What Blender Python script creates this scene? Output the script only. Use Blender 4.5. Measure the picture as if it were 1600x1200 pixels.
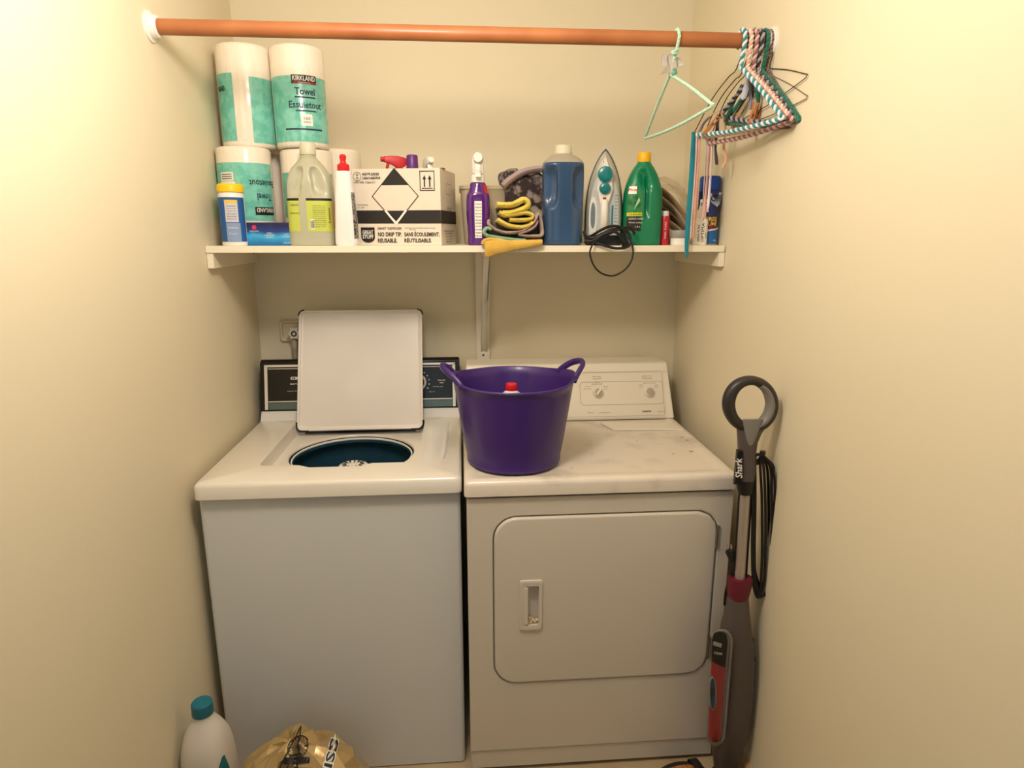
import bpy, math, random
from mathutils import Vector, Matrix, noise

for o in list(bpy.data.objects): bpy.data.objects.remove(o)
SC = bpy.context.scene
COL = SC.collection
PI = math.pi
random.seed(7)

# ------------------------------------------------------------------ camera
F_PX = 1009.244
CAM = Vector((0.0014, -2.3561, 1.5447))
YAW, PITCH, ROLL = 0.0783, 0.2307, 0.0004
fwd = Vector((math.sin(YAW)*math.cos(PITCH), math.cos(YAW)*math.cos(PITCH), -math.sin(PITCH)))
rt = Vector((math.cos(YAW), -math.sin(YAW), 0)); up = rt.cross(fwd)
rt, up = rt*math.cos(ROLL)+up*math.sin(ROLL), -rt*math.sin(ROLL)+up*math.cos(ROLL)
cam_data = bpy.data.cameras.new('camera'); cam = bpy.data.objects.new('camera', cam_data)
cam_data.sensor_fit = 'HORIZONTAL'; cam_data.sensor_width = 36; cam_data.lens = F_PX/1600*36
cam_data.clip_start = 0.01
cam.matrix_world = Matrix(((rt.x, up.x, -fwd.x, CAM.x), (rt.y, up.y, -fwd.y, CAM.y), (rt.z, up.z, -fwd.z, CAM.z), (0, 0, 0, 1)))
COL.objects.link(cam); SC.camera = cam

# ------------------------------------------------------------------ light
w = bpy.data.worlds.new('world'); SC.world = w; w.use_nodes = True
w.node_tree.nodes['Background'].inputs[0].default_value = (0.9, 0.85, 0.8, 1)
w.node_tree.nodes['Background'].inputs[1].default_value = 0.05
def area(name, loc, rot, size, power, col, sy=None, shape='RECTANGLE'):
    l = bpy.data.lights.new(name, 'AREA'); l.shape = shape if sy is None or shape != 'RECTANGLE' else 'RECTANGLE'
    l.size = size; l.size_y = sy or size
    l.energy = power; l.color = col
    o = bpy.data.objects.new(name, l); o.location = loc; o.rotation_euler = rot; COL.objects.link(o); return o
pl = bpy.data.lights.new('ceiling_lamp', 'POINT'); pl.energy = 27; pl.color = (1.0, 0.89, 0.775); pl.shadow_soft_size = .11
po = bpy.data.objects.new('ceiling_lamp', pl); po.location = (-0.12, -1.34, 2.16); COL.objects.link(po)
area('front_fill', (-0.1, -3.5, 1.45), (PI/2, 0, 0), 1.2, 4.0, (0.64, 0.84, 1.0), sy=1.3)  # added cool fill behind the camera for the appliance fronts, no real window
SC.view_settings.view_transform = 'Standard'; SC.view_settings.look = 'None'
SC.view_settings.gamma = 1; SC.view_settings.use_curve_mapping = False
SC.view_settings.exposure = 0.25

# ------------------------------------------------------------------ helpers
def at(px, py, Y):
    d = fwd + rt*((px-800)/F_PX) - up*((py-600)/F_PX)
    return CAM + d*((Y-CAM.y)/d.y)
def atX(px, py, X):
    d = fwd + rt*((px-800)/F_PX) - up*((py-600)/F_PX)
    return CAM + d*((X-CAM.x)/d.x)
def atZ(px, py, Z):
    d = fwd + rt*((px-800)/F_PX) - up*((py-600)/F_PX)
    return CAM + d*((Z-CAM.z)/d.z)
def atP(px, py, P, N):
    d = fwd + rt*((px-800)/F_PX) - up*((py-600)/F_PX)
    return CAM + d*((P-CAM).dot(N)/d.dot(N))

def lin(c):
    r = []
    for v in c[:3]:
        v /= 255.0
        r.append(v/12.92 if v <= .04045 else ((v+.055)/1.055)**2.4)
    return tuple(r)+(1,)
MATS = {}
def M(name, c=(200, 200, 200), rough=.5, metal=0, nz=None, bump=None, trans=0, coat=0, sheen=0, sss=0, alpha=1, c2=None, wave=None, ior=1.45):
    """plain or noise-mottled principled material; c, c2 are display colours"""
    if name in MATS: return MATS[name]
    m = bpy.data.materials.new(name); m.use_nodes = True
    nt = m.node_tree; b = nt.nodes['Principled BSDF']; L = nt.links
    b.inputs['Base Color'].default_value = lin(c)
    b.inputs['Roughness'].default_value = rough; b.inputs['Metallic'].default_value = metal
    b.inputs['Transmission Weight'].default_value = trans; b.inputs['IOR'].default_value = ior
    b.inputs['Coat Weight'].default_value = coat; b.inputs['Coat Roughness'].default_value = .12
    b.inputs['Sheen Weight'].default_value = sheen
    if sss: b.inputs['Subsurface Weight'].default_value = sss; b.inputs['Subsurface Scale'].default_value = .01
    b.inputs['Alpha'].default_value = alpha
    tc = nt.nodes.new('ShaderNodeTexCoord')
    if nz:
        sc, det, lo, hi = nz
        n = nt.nodes.new('ShaderNodeTexNoise'); n.inputs['Scale'].default_value = sc; n.inputs['Detail'].default_value = det
        L.new(tc.outputs['Object'], n.inputs['Vector'])
        r = nt.nodes.new('ShaderNodeValToRGB'); r.color_ramp.elements[0].position = lo; r.color_ramp.elements[1].position = hi
        r.color_ramp.elements[0].color = lin(c2 or tuple(v*.85 for v in c)); r.color_ramp.elements[1].color = lin(c)
        L.new(n.outputs['Fac'], r.inputs['Fac']); L.new(r.outputs['Color'], b.inputs['Base Color'])
    if wave:
        sc, dist, dirn = wave
        n = nt.nodes.new('ShaderNodeTexWave'); n.inputs['Scale'].default_value = sc; n.inputs['Distortion'].default_value = dist
        n.bands_direction = dirn; n.inputs['Detail'].default_value = 3
        L.new(tc.outputs['Object'], n.inputs['Vector'])
        r = nt.nodes.new('ShaderNodeValToRGB'); r.color_ramp.elements[0].color = lin(c2); r.color_ramp.elements[1].color = lin(c)
        L.new(n.outputs['Fac'], r.inputs['Fac']); L.new(r.outputs['Color'], b.inputs['Base Color'])
    if bump:
        sc, st = bump[:2]
        n = nt.nodes.new('ShaderNodeTexNoise'); n.inputs['Scale'].default_value = sc; n.inputs['Detail'].default_value = 4
        mp = nt.nodes.new('ShaderNodeMapping')
        if len(bump) > 2: mp.inputs['Scale'].default_value = bump[2]
        L.new(tc.outputs['Object'], mp.inputs['Vector']); L.new(mp.outputs['Vector'], n.inputs['Vector'])
        bp = nt.nodes.new('ShaderNodeBump'); bp.inputs['Strength'].default_value = st; bp.inputs['Distance'].default_value = .01
        L.new(n.outputs['Fac'], bp.inputs['Height']); L.new(bp.outputs['Normal'], b.inputs['Normal'])
    MATS[name] = m; return m

class MB:
    def __init__(s): s.v = []; s.f = []
    def add(s, vs, fs):
        o = len(s.v); s.v += [Vector(v) for v in vs]; s.f += [tuple(i+o for i in f) for f in fs]; return s
    def box(s, a, b):
        (x0, y0, z0), (x1, y1, z1) = a, b
        return s.add([(x0, y0, z0), (x1, y0, z0), (x1, y1, z0), (x0, y1, z0), (x0, y0, z1), (x1, y0, z1), (x1, y1, z1), (x0, y1, z1)],
                     [(0, 3, 2, 1), (4, 5, 6, 7), (0, 1, 5, 4), (1, 2, 6, 5), (2, 3, 7, 6), (3, 0, 4, 7)])
    def loft(s, rings, cap0=True, cap1=True, closed=True):
        n = len(rings[0]); o = len(s.v)
        for r in rings: s.v += [Vector(p) for p in r]
        for i in range(len(rings)-1):
            for j in range(n if closed else n-1):
                a = o+i*n+j; b = o+i*n+(j+1) % n
                s.f.append((a, b, b+n, a+n))
        if cap0: s.f.append(tuple(o+j for j in reversed(range(n))))
        if cap1: s.f.append(tuple(o+(len(rings)-1)*n+j for j in range(n)))
        return s
    def tube(s, pts, r, n=8, cap=True, flat=1.0, upv=None, closed=False):
        pts = [Vector(p) for p in pts]; N = len(pts); rings = []; u = None
        for i, p in enumerate(pts):
            if closed: t = (pts[(i+1) % N]-pts[i-1])
            else: t = (pts[min(i+1, N-1)]-pts[max(i-1, 0)])
            t.normalize()
            if u is None:
                u = Vector(upv) if upv else (Vector((0, 0, 1)) if abs(t.z) < .9 else Vector((1, 0, 0)))
            u = (u-t*u.dot(t)).normalized(); w = t.cross(u)
            rr = r[i] if isinstance(r, (list, tuple)) else r
            rings.append([p+u*rr*math.cos(2*PI*k/n)+w*rr*flat*math.sin(2*PI*k/n) for k in range(n)])
        if closed: rings.append(rings[0]); cap = False
        return s.loft(rings, cap, cap)
    def prism(s, pts, d):
        d = Vector(d); n = len(pts); pts = [Vector(p) for p in pts]
        return s.add(pts+[p+d for p in pts], [tuple(range(n)), tuple(reversed(range(n, 2*n)))]+[(i, i+n, (i+1) % n+n, (i+1) % n) for i in range(n)])
    def sheet(s, grid):
        n = len(grid[0]); o = len(s.v)
        for r in grid: s.v += [Vector(p) for p in r]
        for i in range(len(grid)-1):
            for j in range(n-1):
                a = o+i*n+j; s.f.append((a, a+1, a+n+1, a+n))
        return s
def setp(o, **k):
    for a, b in k.items():
        if b: o[a] = b
    return o
def thing(name, label, cat, loc=(0, 0, 0), rotz=0, group=None):
    o = bpy.data.objects.new(name, None); COL.objects.link(o); o.location = loc; o.rotation_euler = (0, 0, rotz)
    o.empty_display_size = .02
    return setp(o, label=label, category=cat, group=group)
def obj(name, mb, mat, parent=None, smooth=True, bevel=0, world=False, sub=0, solid=0, angle=35, label=None):
    me = bpy.data.meshes.new(name)
    vs = mb.v
    if world and parent is not None:
        q = parent; off = Vector((0, 0, 0))
        while q: off += q.location; q = q.parent
        vs = [v-off for v in vs]
    me.from_pydata([tuple(v) for v in vs], [], mb.f); me.update()
    import bmesh
    bm = bmesh.new(); bm.from_mesh(me); bmesh.ops.recalc_face_normals(bm, faces=bm.faces); bm.to_mesh(me); bm.free()
    me.materials.append(mat)
    o = bpy.data.objects.new(name, me); COL.objects.link(o)
    if parent: o.parent = parent
    if bevel:
        b = o.modifiers.new('bevel', 'BEVEL'); b.width = bevel; b.segments = 3; b.limit_method = 'ANGLE'; b.angle_limit = math.radians(40)
    if solid:
        b = o.modifiers.new('solid', 'SOLIDIFY'); b.thickness = solid; b.offset = 0
    if sub:
        b = o.modifiers.new('sub', 'SUBSURF'); b.levels = b.render_levels = sub
    if smooth:
        for p in me.polygons: p.use_smooth = True
        if not sub: me.set_sharp_from_angle(angle=math.radians(angle))
    if label: o['label'] = label
    return o
def tag(o, label, cat, group=None): return setp(o, label=label, category=cat, group=group)

def sring(cx, cy, z, rx, ry, n=2.0, seg=40):
    out = []
    for k in range(seg):
        a = 2*PI*k/seg; c, q = math.cos(a), math.sin(a)
        out.append((cx+rx*math.copysign(abs(c)**(2/n), c), cy+ry*math.copysign(abs(q)**(2/n), q), z))
    return out
def rrect(x0, y0, x1, y1, r, k=6):
    pts = []
    for cx, cy, a0 in ((x1-r, y1-r, 0), (x0+r, y1-r, PI/2), (x0+r, y0+r, PI), (x1-r, y0+r, 1.5*PI)):
        for i in range(k+1):
            a = a0+PI/2*i/k; pts.append((cx+r*math.cos(a), cy+r*math.sin(a)))
    return pts
def catmull(P, n=8, closed=False):
    P = [Vector(p) for p in P]; out = []; N = len(P)
    rng = range(N) if closed else range(N-1)
    for i in rng:
        if closed: p0, p1, p2, p3 = P[i-1], P[i], P[(i+1) % N], P[(i+2) % N]
        else: p0, p1, p2, p3 = P[max(i-1, 0)], P[i], P[i+1], P[min(i+2, N-1)]
        for k in range(n):
            t = k/n
            out.append(.5*((2*p1)+(p2-p0)*t+(2*p0-5*p1+4*p2-p3)*t*t+(3*p1-p0-3*p2+p3)*t**3))
    if not closed: out.append(P[-1])
    return out
def ray_loop(cx, cy, poly, angs):
    """distance-sample a closed polygon along rays from (cx, cy)"""
    out = []
    n = len(poly)
    for a in angs:
        dx, dy = math.cos(a), math.sin(a); best = None
        for i in range(n):
            x1, y1 = poly[i][0]-cx, poly[i][1]-cy; x2, y2 = poly[(i+1) % n][0]-cx, poly[(i+1) % n][1]-cy
            ex, ey = x2-x1, y2-y1; den = dx*ey-dy*ex
            if abs(den) < 1e-12: continue
            t = (x1*ey-y1*ex)/den; u = (x1*dy-y1*dx)/den
            if t > 0 and -1e-6 <= u <= 1+1e-6: best = t if best is None else max(best, t)
        out.append((cx+dx*best, cy+dy*best))
    return out
def angles(cx, cy, polys, n=96):
    A = [2*PI*i/n for i in range(n)]
    for p in polys: A += [math.atan2(y-cy, x-cx) % (2*PI) for x, y in p]
    A.sort(); out = []
    for a in A:
        if not out or a-out[-1] > 1e-4: out.append(a)
    return out

def text_mesh(s, w=None, h=None, bold=0.0, ax='CENTER'):
    cu = bpy.data.curves.new('t', 'FONT'); cu.body = s; cu.align_x = ax; cu.size = 1; cu.offset = bold; cu.resolution_u = 2
    o = bpy.data.objects.new('t', cu); COL.objects.link(o); bpy.context.view_layer.update()
    dg = bpy.context.evaluated_depsgraph_get(); me = bpy.data.meshes.new_from_object(o.evaluated_get(dg))
    bpy.data.objects.remove(o)
    vs = [v.co.copy() for v in me.vertices]; fs = [tuple(p.vertices) for p in me.polygons]; bpy.data.meshes.remove(me)
    x0 = min(v.x for v in vs); x1 = max(v.x for v in vs); y0 = min(v.y for v in vs); y1 = max(v.y for v in vs)
    sy = h/(y1-y0) if h else None; sx = w/(x1-x0) if w else sy; sy = sy or sx
    return [((v.x-(x0+x1)/2)*sx, (v.y-(y0+y1)/2)*sy) for v in vs], fs
def text(s, mat, parent, xf, w=None, h=None, bold=0.0, rot=0, name='lettering', world=False):
    """lettering as thin flat print; xf maps (u, v) on the print surface to a point"""
    vs, fs = text_mesh(s, w, h, bold)
    c, q = math.cos(rot), math.sin(rot)
    mb = MB().add([xf(x*c-y*q, x*q+y*c) for x, y in vs], fs)
    return obj(name, mb, mat, parent, smooth=False, world=world)

class Body:
    """bottle-like body: stations (z, rx, ry, n); theta 0 faces -Y, grows towards +X"""
    def __init__(s, st, dents=()): s.st = st; s.dents = dents
    def par(s, z):
        st = s.st
        if z <= st[0][0]: return st[0][1:]
        for a, b in zip(st, st[1:]):
            if z <= b[0]:
                t = (z-a[0])/max(b[0]-a[0], 1e-9)
                return tuple(a[i]+(b[i]-a[i])*t for i in (1, 2, 3))
        return st[-1][1:]
    def S(s, th, z, off=0):
        rx, ry, n = s.par(z); sn, cs = math.sin(th), math.cos(th)
        r = 1/((abs(sn)/rx)**n+(abs(cs)/ry)**n)**(1/n)+off
        for (t0, z0, dt, dz, dep, tilt) in s.dents:
            tt = (th-t0+PI) % (2*PI)-PI; zz = z-z0
            a = (tt+tilt*zz)/dt; b = zz/dz; q = abs(a)**4+abs(b)**4
            if q < 1: r -= dep*(1-q)**1.2
        return Vector((r*sn, -r*cs, z))
    def mesh(s, seg=48, fine=None):
        zs = []
        for a, b in zip(s.st, s.st[1:]):
            k = max(1, int((b[0]-a[0])/fine)) if fine else 1
            for i in range(k): zs.append(a[0]+(b[0]-a[0])*i/k)
        zs.append(s.st[-1][0]); rings = []
        for i, z in enumerate(zs):
            # keep duplicated stations (steps) exact
            rings.append([s.S(2*PI*k/seg, z) for k in range(seg)])
        return MB().loft(rings)
    def patch(s, t0, t1, z0, z1, off=.0006, nt=20, nz=12, shape=None):
        g = []
        for i in range(nz+1):
            z = z0+(z1-z0)*i/nz; a, b = (t0, t1) if not shape else shape(z, t0, t1)
            g.append([s.S(a+(b-a)*j/nt, z, off) for j in range(nt+1)])
        return MB().sheet(g)
    def xf(s, t0, z0, off=.0012):
        def f(u, v):
            rx, ry, n = s.par(z0+v)
            return s.S(t0+(math.atan2(u, ry) if n > 2.6 else u/max(rx, ry)), z0+v, off)
        return f
def smooth_st(P, k=5):
    """smooth stations through control rows"""
    pts = []
    for i in range(len(P)-1):
        p0, p1, p2, p3 = P[max(i-1, 0)], P[i], P[i+1], P[min(i+2, len(P)-1)]
        for j in range(k):
            t = j/k; pts.append(tuple(.5*((2*p1[m])+(p2[m]-p0[m])*t+(2*p0[m]-5*p1[m]+4*p2[m]-p3[m])*t*t+(3*p1[m]-p0[m]-3*p2[m]+p3[m])*t**3) for m in range(4)))
    pts.append(P[-1]); pts.sort(key=lambda q: q[0]); return pts
def lathe(prof, seg=32, c=(0, 0, 0)):
    return MB().loft([[(c[0]+r*math.cos(2*PI*k/seg), c[1]+r*math.sin(2*PI*k/seg), c[2]+z) for k in range(seg)] for r, z in prof])

# ------------------------------------------------------------------ dimensions measured from the photograph
WL, WR, YB, CEIL = -0.7206, 0.8008, 0.0, 2.44
YS, ZS = -0.4227, 1.5063          # shelf front edge, shelf top
YR, ZR = -0.6179, 2.0168          # closet rod
TOP = 0.914

# ------------------------------------------------------------------ materials
m_wall = M('wall_paint', (232, 221, 192), .62, nz=(1.3, 2, .2, .8), c2=(228, 216, 186), bump=(260, .03))
m_white = M('appliance_enamel', (214, 215, 213), .27, coat=.35, bump=(900, .012))
m_dryer = M('dryer_enamel', (214, 205, 190), .3, coat=.25, bump=(900, .012))
m_top = M('dryer_top_enamel_stained', (226, 215, 200), .32, nz=(9, 9, .33, .47), c2=(206, 195, 180), coat=.2)
m_black = M('black_plastic', (18, 17, 17), .35)
m_gap = M('dark_gap', (12, 12, 12), .7)
m_wht = M('white_plastic', (238, 234, 226), .4)
m_shelf = M('shelf_white_laminate', (242, 232, 208), .45)
m_chrome = M('steel', (200, 200, 200), .25, metal=1)
m_ink = M('black_ink', (28, 25, 24), .5)
m_inkb = M('grey_ink', (96, 88, 78), .5)
m_teal = M('paper_towel_teal_print', (104, 190, 172), .25, nz=(34, 4, .44, .58), c2=(128, 206, 190), coat=.6, bump=(50, .25, (1, 1, .3)))
m_paper = M('paper_towel_white', (244, 232, 214), .5, coat=.5, bump=(60, .3, (1, 1, .25)))
m_paper2 = M('paper_towel_plain', (246, 234, 216), .85, bump=(140, .15))

# ------------------------------------------------------------------ room
def struct(name, a, b, mat, bevel=0):
    o = obj(name, MB().box(a, b), mat, smooth=False, bevel=bevel); o['kind'] = 'structure'; return o
YF, YE = -3.6, -1.75          # far wall of the room behind the camera, end of the closet side walls
m_fl = M('floor_vinyl', (196, 176, 142), .45, nz=(6, 5, .3, .7), c2=(176, 154, 120)); m_room = M('room_paint', (120, 114, 106), .7)
struct('floor', (-2.6, YF-.1, -.1), (2.6, .1, 0), m_fl)
struct('ceiling', (-2.6, YF-.1, CEIL), (2.6, .1, CEIL+.1), M('ceiling_paint', (236, 232, 222), .8))
struct('wall_back', (WL-.1, 0, 0), (WR+.1, .1, CEIL), m_wall)
struct('wall_left', (WL-.1, YE, 0), (WL, 0, CEIL), m_wall)
struct('wall_right', (WR, YE, 0), (WR+.1, 0, CEIL), m_wall)
struct('wall_front', (-2.6, YF-.1, 0), (2.6, YF, CEIL), m_room)
struct('wall_outer_left', (-2.6, YF, 0), (-2.5, YE, CEIL), m_room)
struct('wall_outer_right', (2.5, YF, 0), (2.6, YE, CEIL), m_room)
struct('wall_return_left', (-2.5, YE, 0), (WL-.1, YE+.1, CEIL), m_room)
struct('wall_return_right', (WR+.1, YE, 0), (2.5, YE+.1, CEIL), m_room)
m_base = M('baseboard_oak', (196, 160, 112), .45)
for nm, x in (('baseboard_right', WR), ('baseboard_left', WL)):
    s = -1 if x > 0 else 1
    mb = MB().prism([(x, YE, 0), (x+s*.013, YE, 0), (x+s*.013, YE, .055), (x+s*.007, YE, .066), (x, YE, .07)], (0, -YE-.001, 0))
    o = obj(nm, mb, m_base, smooth=False); o['kind'] = 'structure'

# ------------------------------------------------------------------ closet rod
rod = thing('closet_rod', 'round reddish-brown wooden closet rod spanning wall to wall at the top', 'closet rod', (0, YR, ZR))
m_rod = M('rod_wood', (178, 112, 66), .42, nz=(7, 5, .3, .7), c2=(152, 88, 48), coat=.1)
obj('dowel', MB().tube([(WL+.006+(WR-WL-.012)*i/30, 0, 0) for i in range(31)], .0178, 28), m_rod, rod)
for x, s in ((WL, 1), (WR, -1)):
    rings = []
    for d, r in ((0, .034), (.004, .034), (.006, .027), (.02, .024), (.022, .0215), (.022, .018)):
        rings.append([(x+s*d, r*math.cos(2*PI*k/28), r*math.sin(2*PI*k/28)) for k in range(28)])
    obj('rod_socket', MB().loft(rings, True, False), m_wht, rod, label='white plastic rod socket')

# ------------------------------------------------------------------ shelf with cleats and bracket
sh = thing('wall_shelf', 'long white shelf board running wall to wall above the machines', 'shelf', (0, YS, ZS-.02))
obj('board', MB().box((WL+.001, YS, ZS-.019), (WR-.004, -.001, ZS)), m_shelf, sh, bevel=.001, world=True)
obj('cleat', MB().box((WR-.019, YS+.004, ZS-.063), (WR-.001, -.002, ZS-.0195)), m_shelf, sh, bevel=.001, world=True)
obj('cleat', MB().box((WL+.001, YS+.004, ZS-.063), (WL+.019, -.002, ZS-.0195)), m_shelf, sh, bevel=.001, world=True)
obj('screw', lathe([(0.004, 0), (.004, .001), (.0, .002)], 10).__class__().tube([(WL+.019, -.05, ZS-.03), (WL+.021, -.05, ZS-.03)], .004, 10), m_black, sh, world=True)
br = thing('shelf_bracket', 'white painted shelf support bracket with slanted brace under the shelf centre', 'bracket', (.078, -.02, 1.07))
m_brk = M('bracket_white', (232, 224, 206), .45)
obj('wall_plate', MB().box((.054, -.016, 1.068), (.104, -.0005, ZS-.0195)), m_brk, br, bevel=.002, world=True)
obj('brace', MB().prism([(.070, -.395, ZS-.0200), (.070, -.355, ZS-.0200), (.070, -.016, 1.118), (.070, -.016, 1.155)], (.019, 0, 0)), m_brk, br, bevel=.003, world=True)
obj('top_arm', MB().box((.066, -.40, ZS-.032), (.093, -.016, ZS-.0195)), m_brk, br, bevel=.002, world=True)
obj('screw', MB().tube([(.079, -.0162, 1.105), (.079, -.018, 1.105)], .004, 10), M('screw_grey', (110, 100, 92), .4, metal=.6), br, world=True)

# ------------------------------------------------------------------ washer
WX0, WX1, WY = -.6972, -.0061, -.7315
ws = thing('washing_machine', 'white top-loading washer with its lid standing open, on the left', 'washing machine', ((WX0+WX1)/2, WY, 0))
mb = MB(); mb.loft([[(x, y, z) for x, y in rrect(WX0+.004, WY+.006, WX1-.004, -.03, .012)] for z in (.004, .862)], True, False)
obj('cabinet', mb, m_white, ws, world=True)
obj('seam', MB().loft([[(x, y, z) for x, y in rrect(WX0+.008, WY+.010, WX1-.008, -.034, .01)] for z in (.861, .869)], False, False), m_gap, ws, world=True)
# deck with a recessed lid well and a round tub opening
cx, cy = -.343, -.420
outer = rrect(WX0, WY-.012, WX1, -.115, .016)
well_t = rrect(-.566, -.616, -.130, -.212, .018)
well_b = rrect(-.559, -.6125, -.137, -.222, .018)
A = angles(cx, cy, [outer, well_t], 120)
Lo = ray_loop(cx, cy, outer, A); Lt = ray_loop(cx, cy, well_t, A); Lb = ray_loop(cx, cy, well_b, A)
Lin = ray_loop(cx, cy, rrect(WX0+.010, WY-.002, WX1-.010, -.125, .014), A)
def zn(x, y):      # finger notch in the front lip
    if y < -.55 and -.46 < x < -.26:
        d = min(x+.46, -.26-x)/.03
        return -.008*min(1, d)
    return 0
HR = .188
rings = [[(x, y, .870) for x, y in Lo], [(x, y, TOP-.012) for x, y in Lo],
         [((x*.6+a*.4), (y*.6+b*.4), TOP-.004) for (x, y), (a, b) in zip(Lo, Lin)], [(x, y, TOP) for x, y in Lin],
         [(x, y, TOP+zn(x, y)) for x, y in Lt], [(x, y, TOP-.036) for x, y in Lb],
         [(cx+(HR+.002)*math.cos(a), cy+(HR+.002)*math.sin(a), TOP-.037) for a in A], [(cx+HR*math.cos(a), cy+HR*math.sin(a), TOP-.040) for a in A],
         [(cx+HR*math.cos(a), cy+HR*math.sin(a), TOP-.044) for a in A]]
obj('top_deck', MB().loft(rings, False, False), M('deck_enamel_toplit', (228, 221, 208), .27, coat=.35, bump=(900, .012)), ws, world=True, angle=50)  # lighter, warmer copy of the washer enamel: overhead light put into the deck colour
for a, b in (((-.058, -.60), (-.05, -.24)),):
    obj('moulded_rib', MB().tube(catmull([(a[0], a[1], TOP-.001), (a[0]+.006, a[1]+.1, TOP), (b[0], b[1]-.1, TOP), (b[0], b[1], TOP-.001)], 6), .004, 10), m_white, ws, world=True)
m_tub = M('tub_blue_enamel', (44, 84, 104), .22, coat=.3, nz=(8, 3, .3, .7), c2=(34, 66, 84))
obj('tub_ring', MB().loft([[(cx+r*math.cos(2*PI*k/64), cy+r*math.sin(2*PI*k/64), z) for k in range(64)] for r, z in
    ((.1835, TOP-.0465), (.1815, TOP-.0450), (.1795, TOP-.0465), (.1795, TOP-.051), (.1835, TOP-.051))], False, False), m_wht, ws, world=True, label='white ring round the tub opening')
tubp = obj('wash_tub', MB().loft([[(cx+r*math.cos(2*PI*k/64), cy+r*math.sin(2*PI*k/64), z) for k in range(64)] for r, z in
    ((.194, TOP-.0515), (.1800, TOP-.0515), (.1800, TOP-.060), (.2, TOP-.078), (.21, TOP-.11), (.205, TOP-.13), (.21, TOP-.15), (.205, TOP-.42), (.18, TOP-.45), (.05, TOP-.45))], False, True), m_tub, ws, world=True, label='dark blue enamel wash tub')
ag = obj('agitator', lathe([(.11, 0), (.075, .03), (.045, .08), (.04, .30), (.047, .33), (.049, .362), (.044, .372), (.036, .376), (.034, .370)], 40, (cx, cy, TOP-.449)), m_wht, ws, world=True, label='white agitator post')
mb = MB()
for k in range(12):
    a = 2*PI*k/12; c, s = math.cos(a), math.sin(a)
    mb.box((-.002, .022, 0), (.002, .033, .003)); n = len(mb.v)
    for i in range(n-8, n):
        v = mb.v[i]; mb.v[i] = Vector((cx+v.x*c-v.y*s, cy+v.x*s+v.y*c, TOP-.0735+v.z))
obj('cap_slot', mb, m_black, ag, smooth=False, world=True)
# open lid: stands on its hinge, leaning back a little
def LD(x, d, h):       # lid plane: h up the lid, d out of its inner face; it leans back on the console
    return Vector((x, -.240+h*.3606-d*.9327, .8965+h*.9327+d*.3606))
HL = .4145; LX0, LX1 = -.5545, -.1350
def lr(e, d, r): return [LD(x, d, h) for x, h in rrect(LX0+e, e, LX1-e, HL-e, r)]
lid = obj('lid', MB().loft([lr(.004, -.010, .016), lr(0, -.006, .018), lr(0, 0, .018), lr(.0025, .0015, .017), lr(.0075, .0005, .014), lr(.009, -.003, .013), lr(.015, -.005, .012)]),
    M('lid_inner_enamel', (228, 222, 214), .38, coat=.2, nz=(5, 2, .35, .62), c2=(224, 216, 207)), ws, world=True, angle=12)
for (x, z, sx, sz) in ((LX0, 0, 1, 1), (LX1, 0, -1, 1), (LX0, HL, 1, -1), (LX1, HL, -1, -1)):
    pts = []
    for i in range(9):
        a = PI/2*i/8; r = .018
        pts.append((x+sx*(r-r*math.cos(a)), z+sz*(r-r*math.sin(a))))
    if sz > 0: pts = [(x, z+sz*.03)]+pts+[(x+sx*.04, z)]
    obj('corner_bumper', MB().tube([LD(p[0]-sx*.0004, -.002, p[1]-sz*.0004) for p in pts], .0042 if sz > 0 else .0034, 8), m_black, lid, world=True, label='black rubber corner bumper')
obj('hinge_strip', MB().box((-.53, -.232, .884), (-.16, -.224, .8935)), m_black, ws, world=True)
# console
ZC0, ZC1 = .945, 1.108
NC = Vector((0, -1, .18)).normalized()
def con(x, t, off=0):         # face of the washer console: t 0 at foot, 1 at head
    return Vector((x, -.150+t*.035, ZC0+t*(ZC1-ZC0)))+Vector((0, -1, .21)).normalized()*off
obj('console_base', MB().prism([(WX0+.006, -.17, TOP-.002), (WX0+.006, -.155, .936), (WX0+.006, -.145, ZC0), (WX0+.006, -.04, ZC0), (WX0+.006, -.04, TOP-.002)], (WX1-WX0-.012, 0, 0)), M('satin_enamel', (216, 214, 208), .6), ws, world=True, smooth=False)
cs = MB()
prof = [con(0, -.02, 0), con(0, 1, 0), con(0, 1.06, -.012), Vector((0, -.045, ZC1-.004)), Vector((0, -.045, ZC0-.006))]
cs.loft([[(x, p.y, p.z) for p in prof] for x in (-.694, -.009)])
con_o = obj('console', cs, m_black, ws, world=True, bevel=.005, label='black control console')
def cface(x0, x1, t0, t1, off): return MB().add([con(x0, t0, off), con(x1, t0, off), con(x1, t1, off), con(x0, t1, off)]+[con(x0, t0, -.002), con(x1, t0, -.002), con(x1, t1, -.002), con(x0, t1, -.002)], [(0, 1, 2, 3), (0, 4, 5, 1), (1, 5, 6, 2), (2, 6, 7, 3), (3, 7, 4, 0)])
m_trim = M('console_trim_bright', (236, 228, 214), .3, metal=.3)
for a in ((-.678, -.668, .02, .93, .004), (-.034, -.024, .02, .93, .004), (-.678, -.024, .90, .945, .004)):
    obj('bright_trim', cface(*a), m_trim, con_o, smooth=False, world=True, label='bright metal trim strip')
obj('fascia', cface(-.666, -.036, .2, .885, .0012), M('fascia_black', (30, 27, 22), .22), con_o, smooth=False, world=True)
for a in ((-.666, -.036, .175, .195, .003), (-.666, -.036, .858, .87, .002)):
    obj('fascia_line', cface(*a), m_trim, con_o, smooth=False, world=True)
obj('kick_strip', cface(-.666, -.036, .02, .16, .001), M('teal_grey_strip', (96, 112, 106), .3, metal=.3), con_o, smooth=False, world=True)
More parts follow.
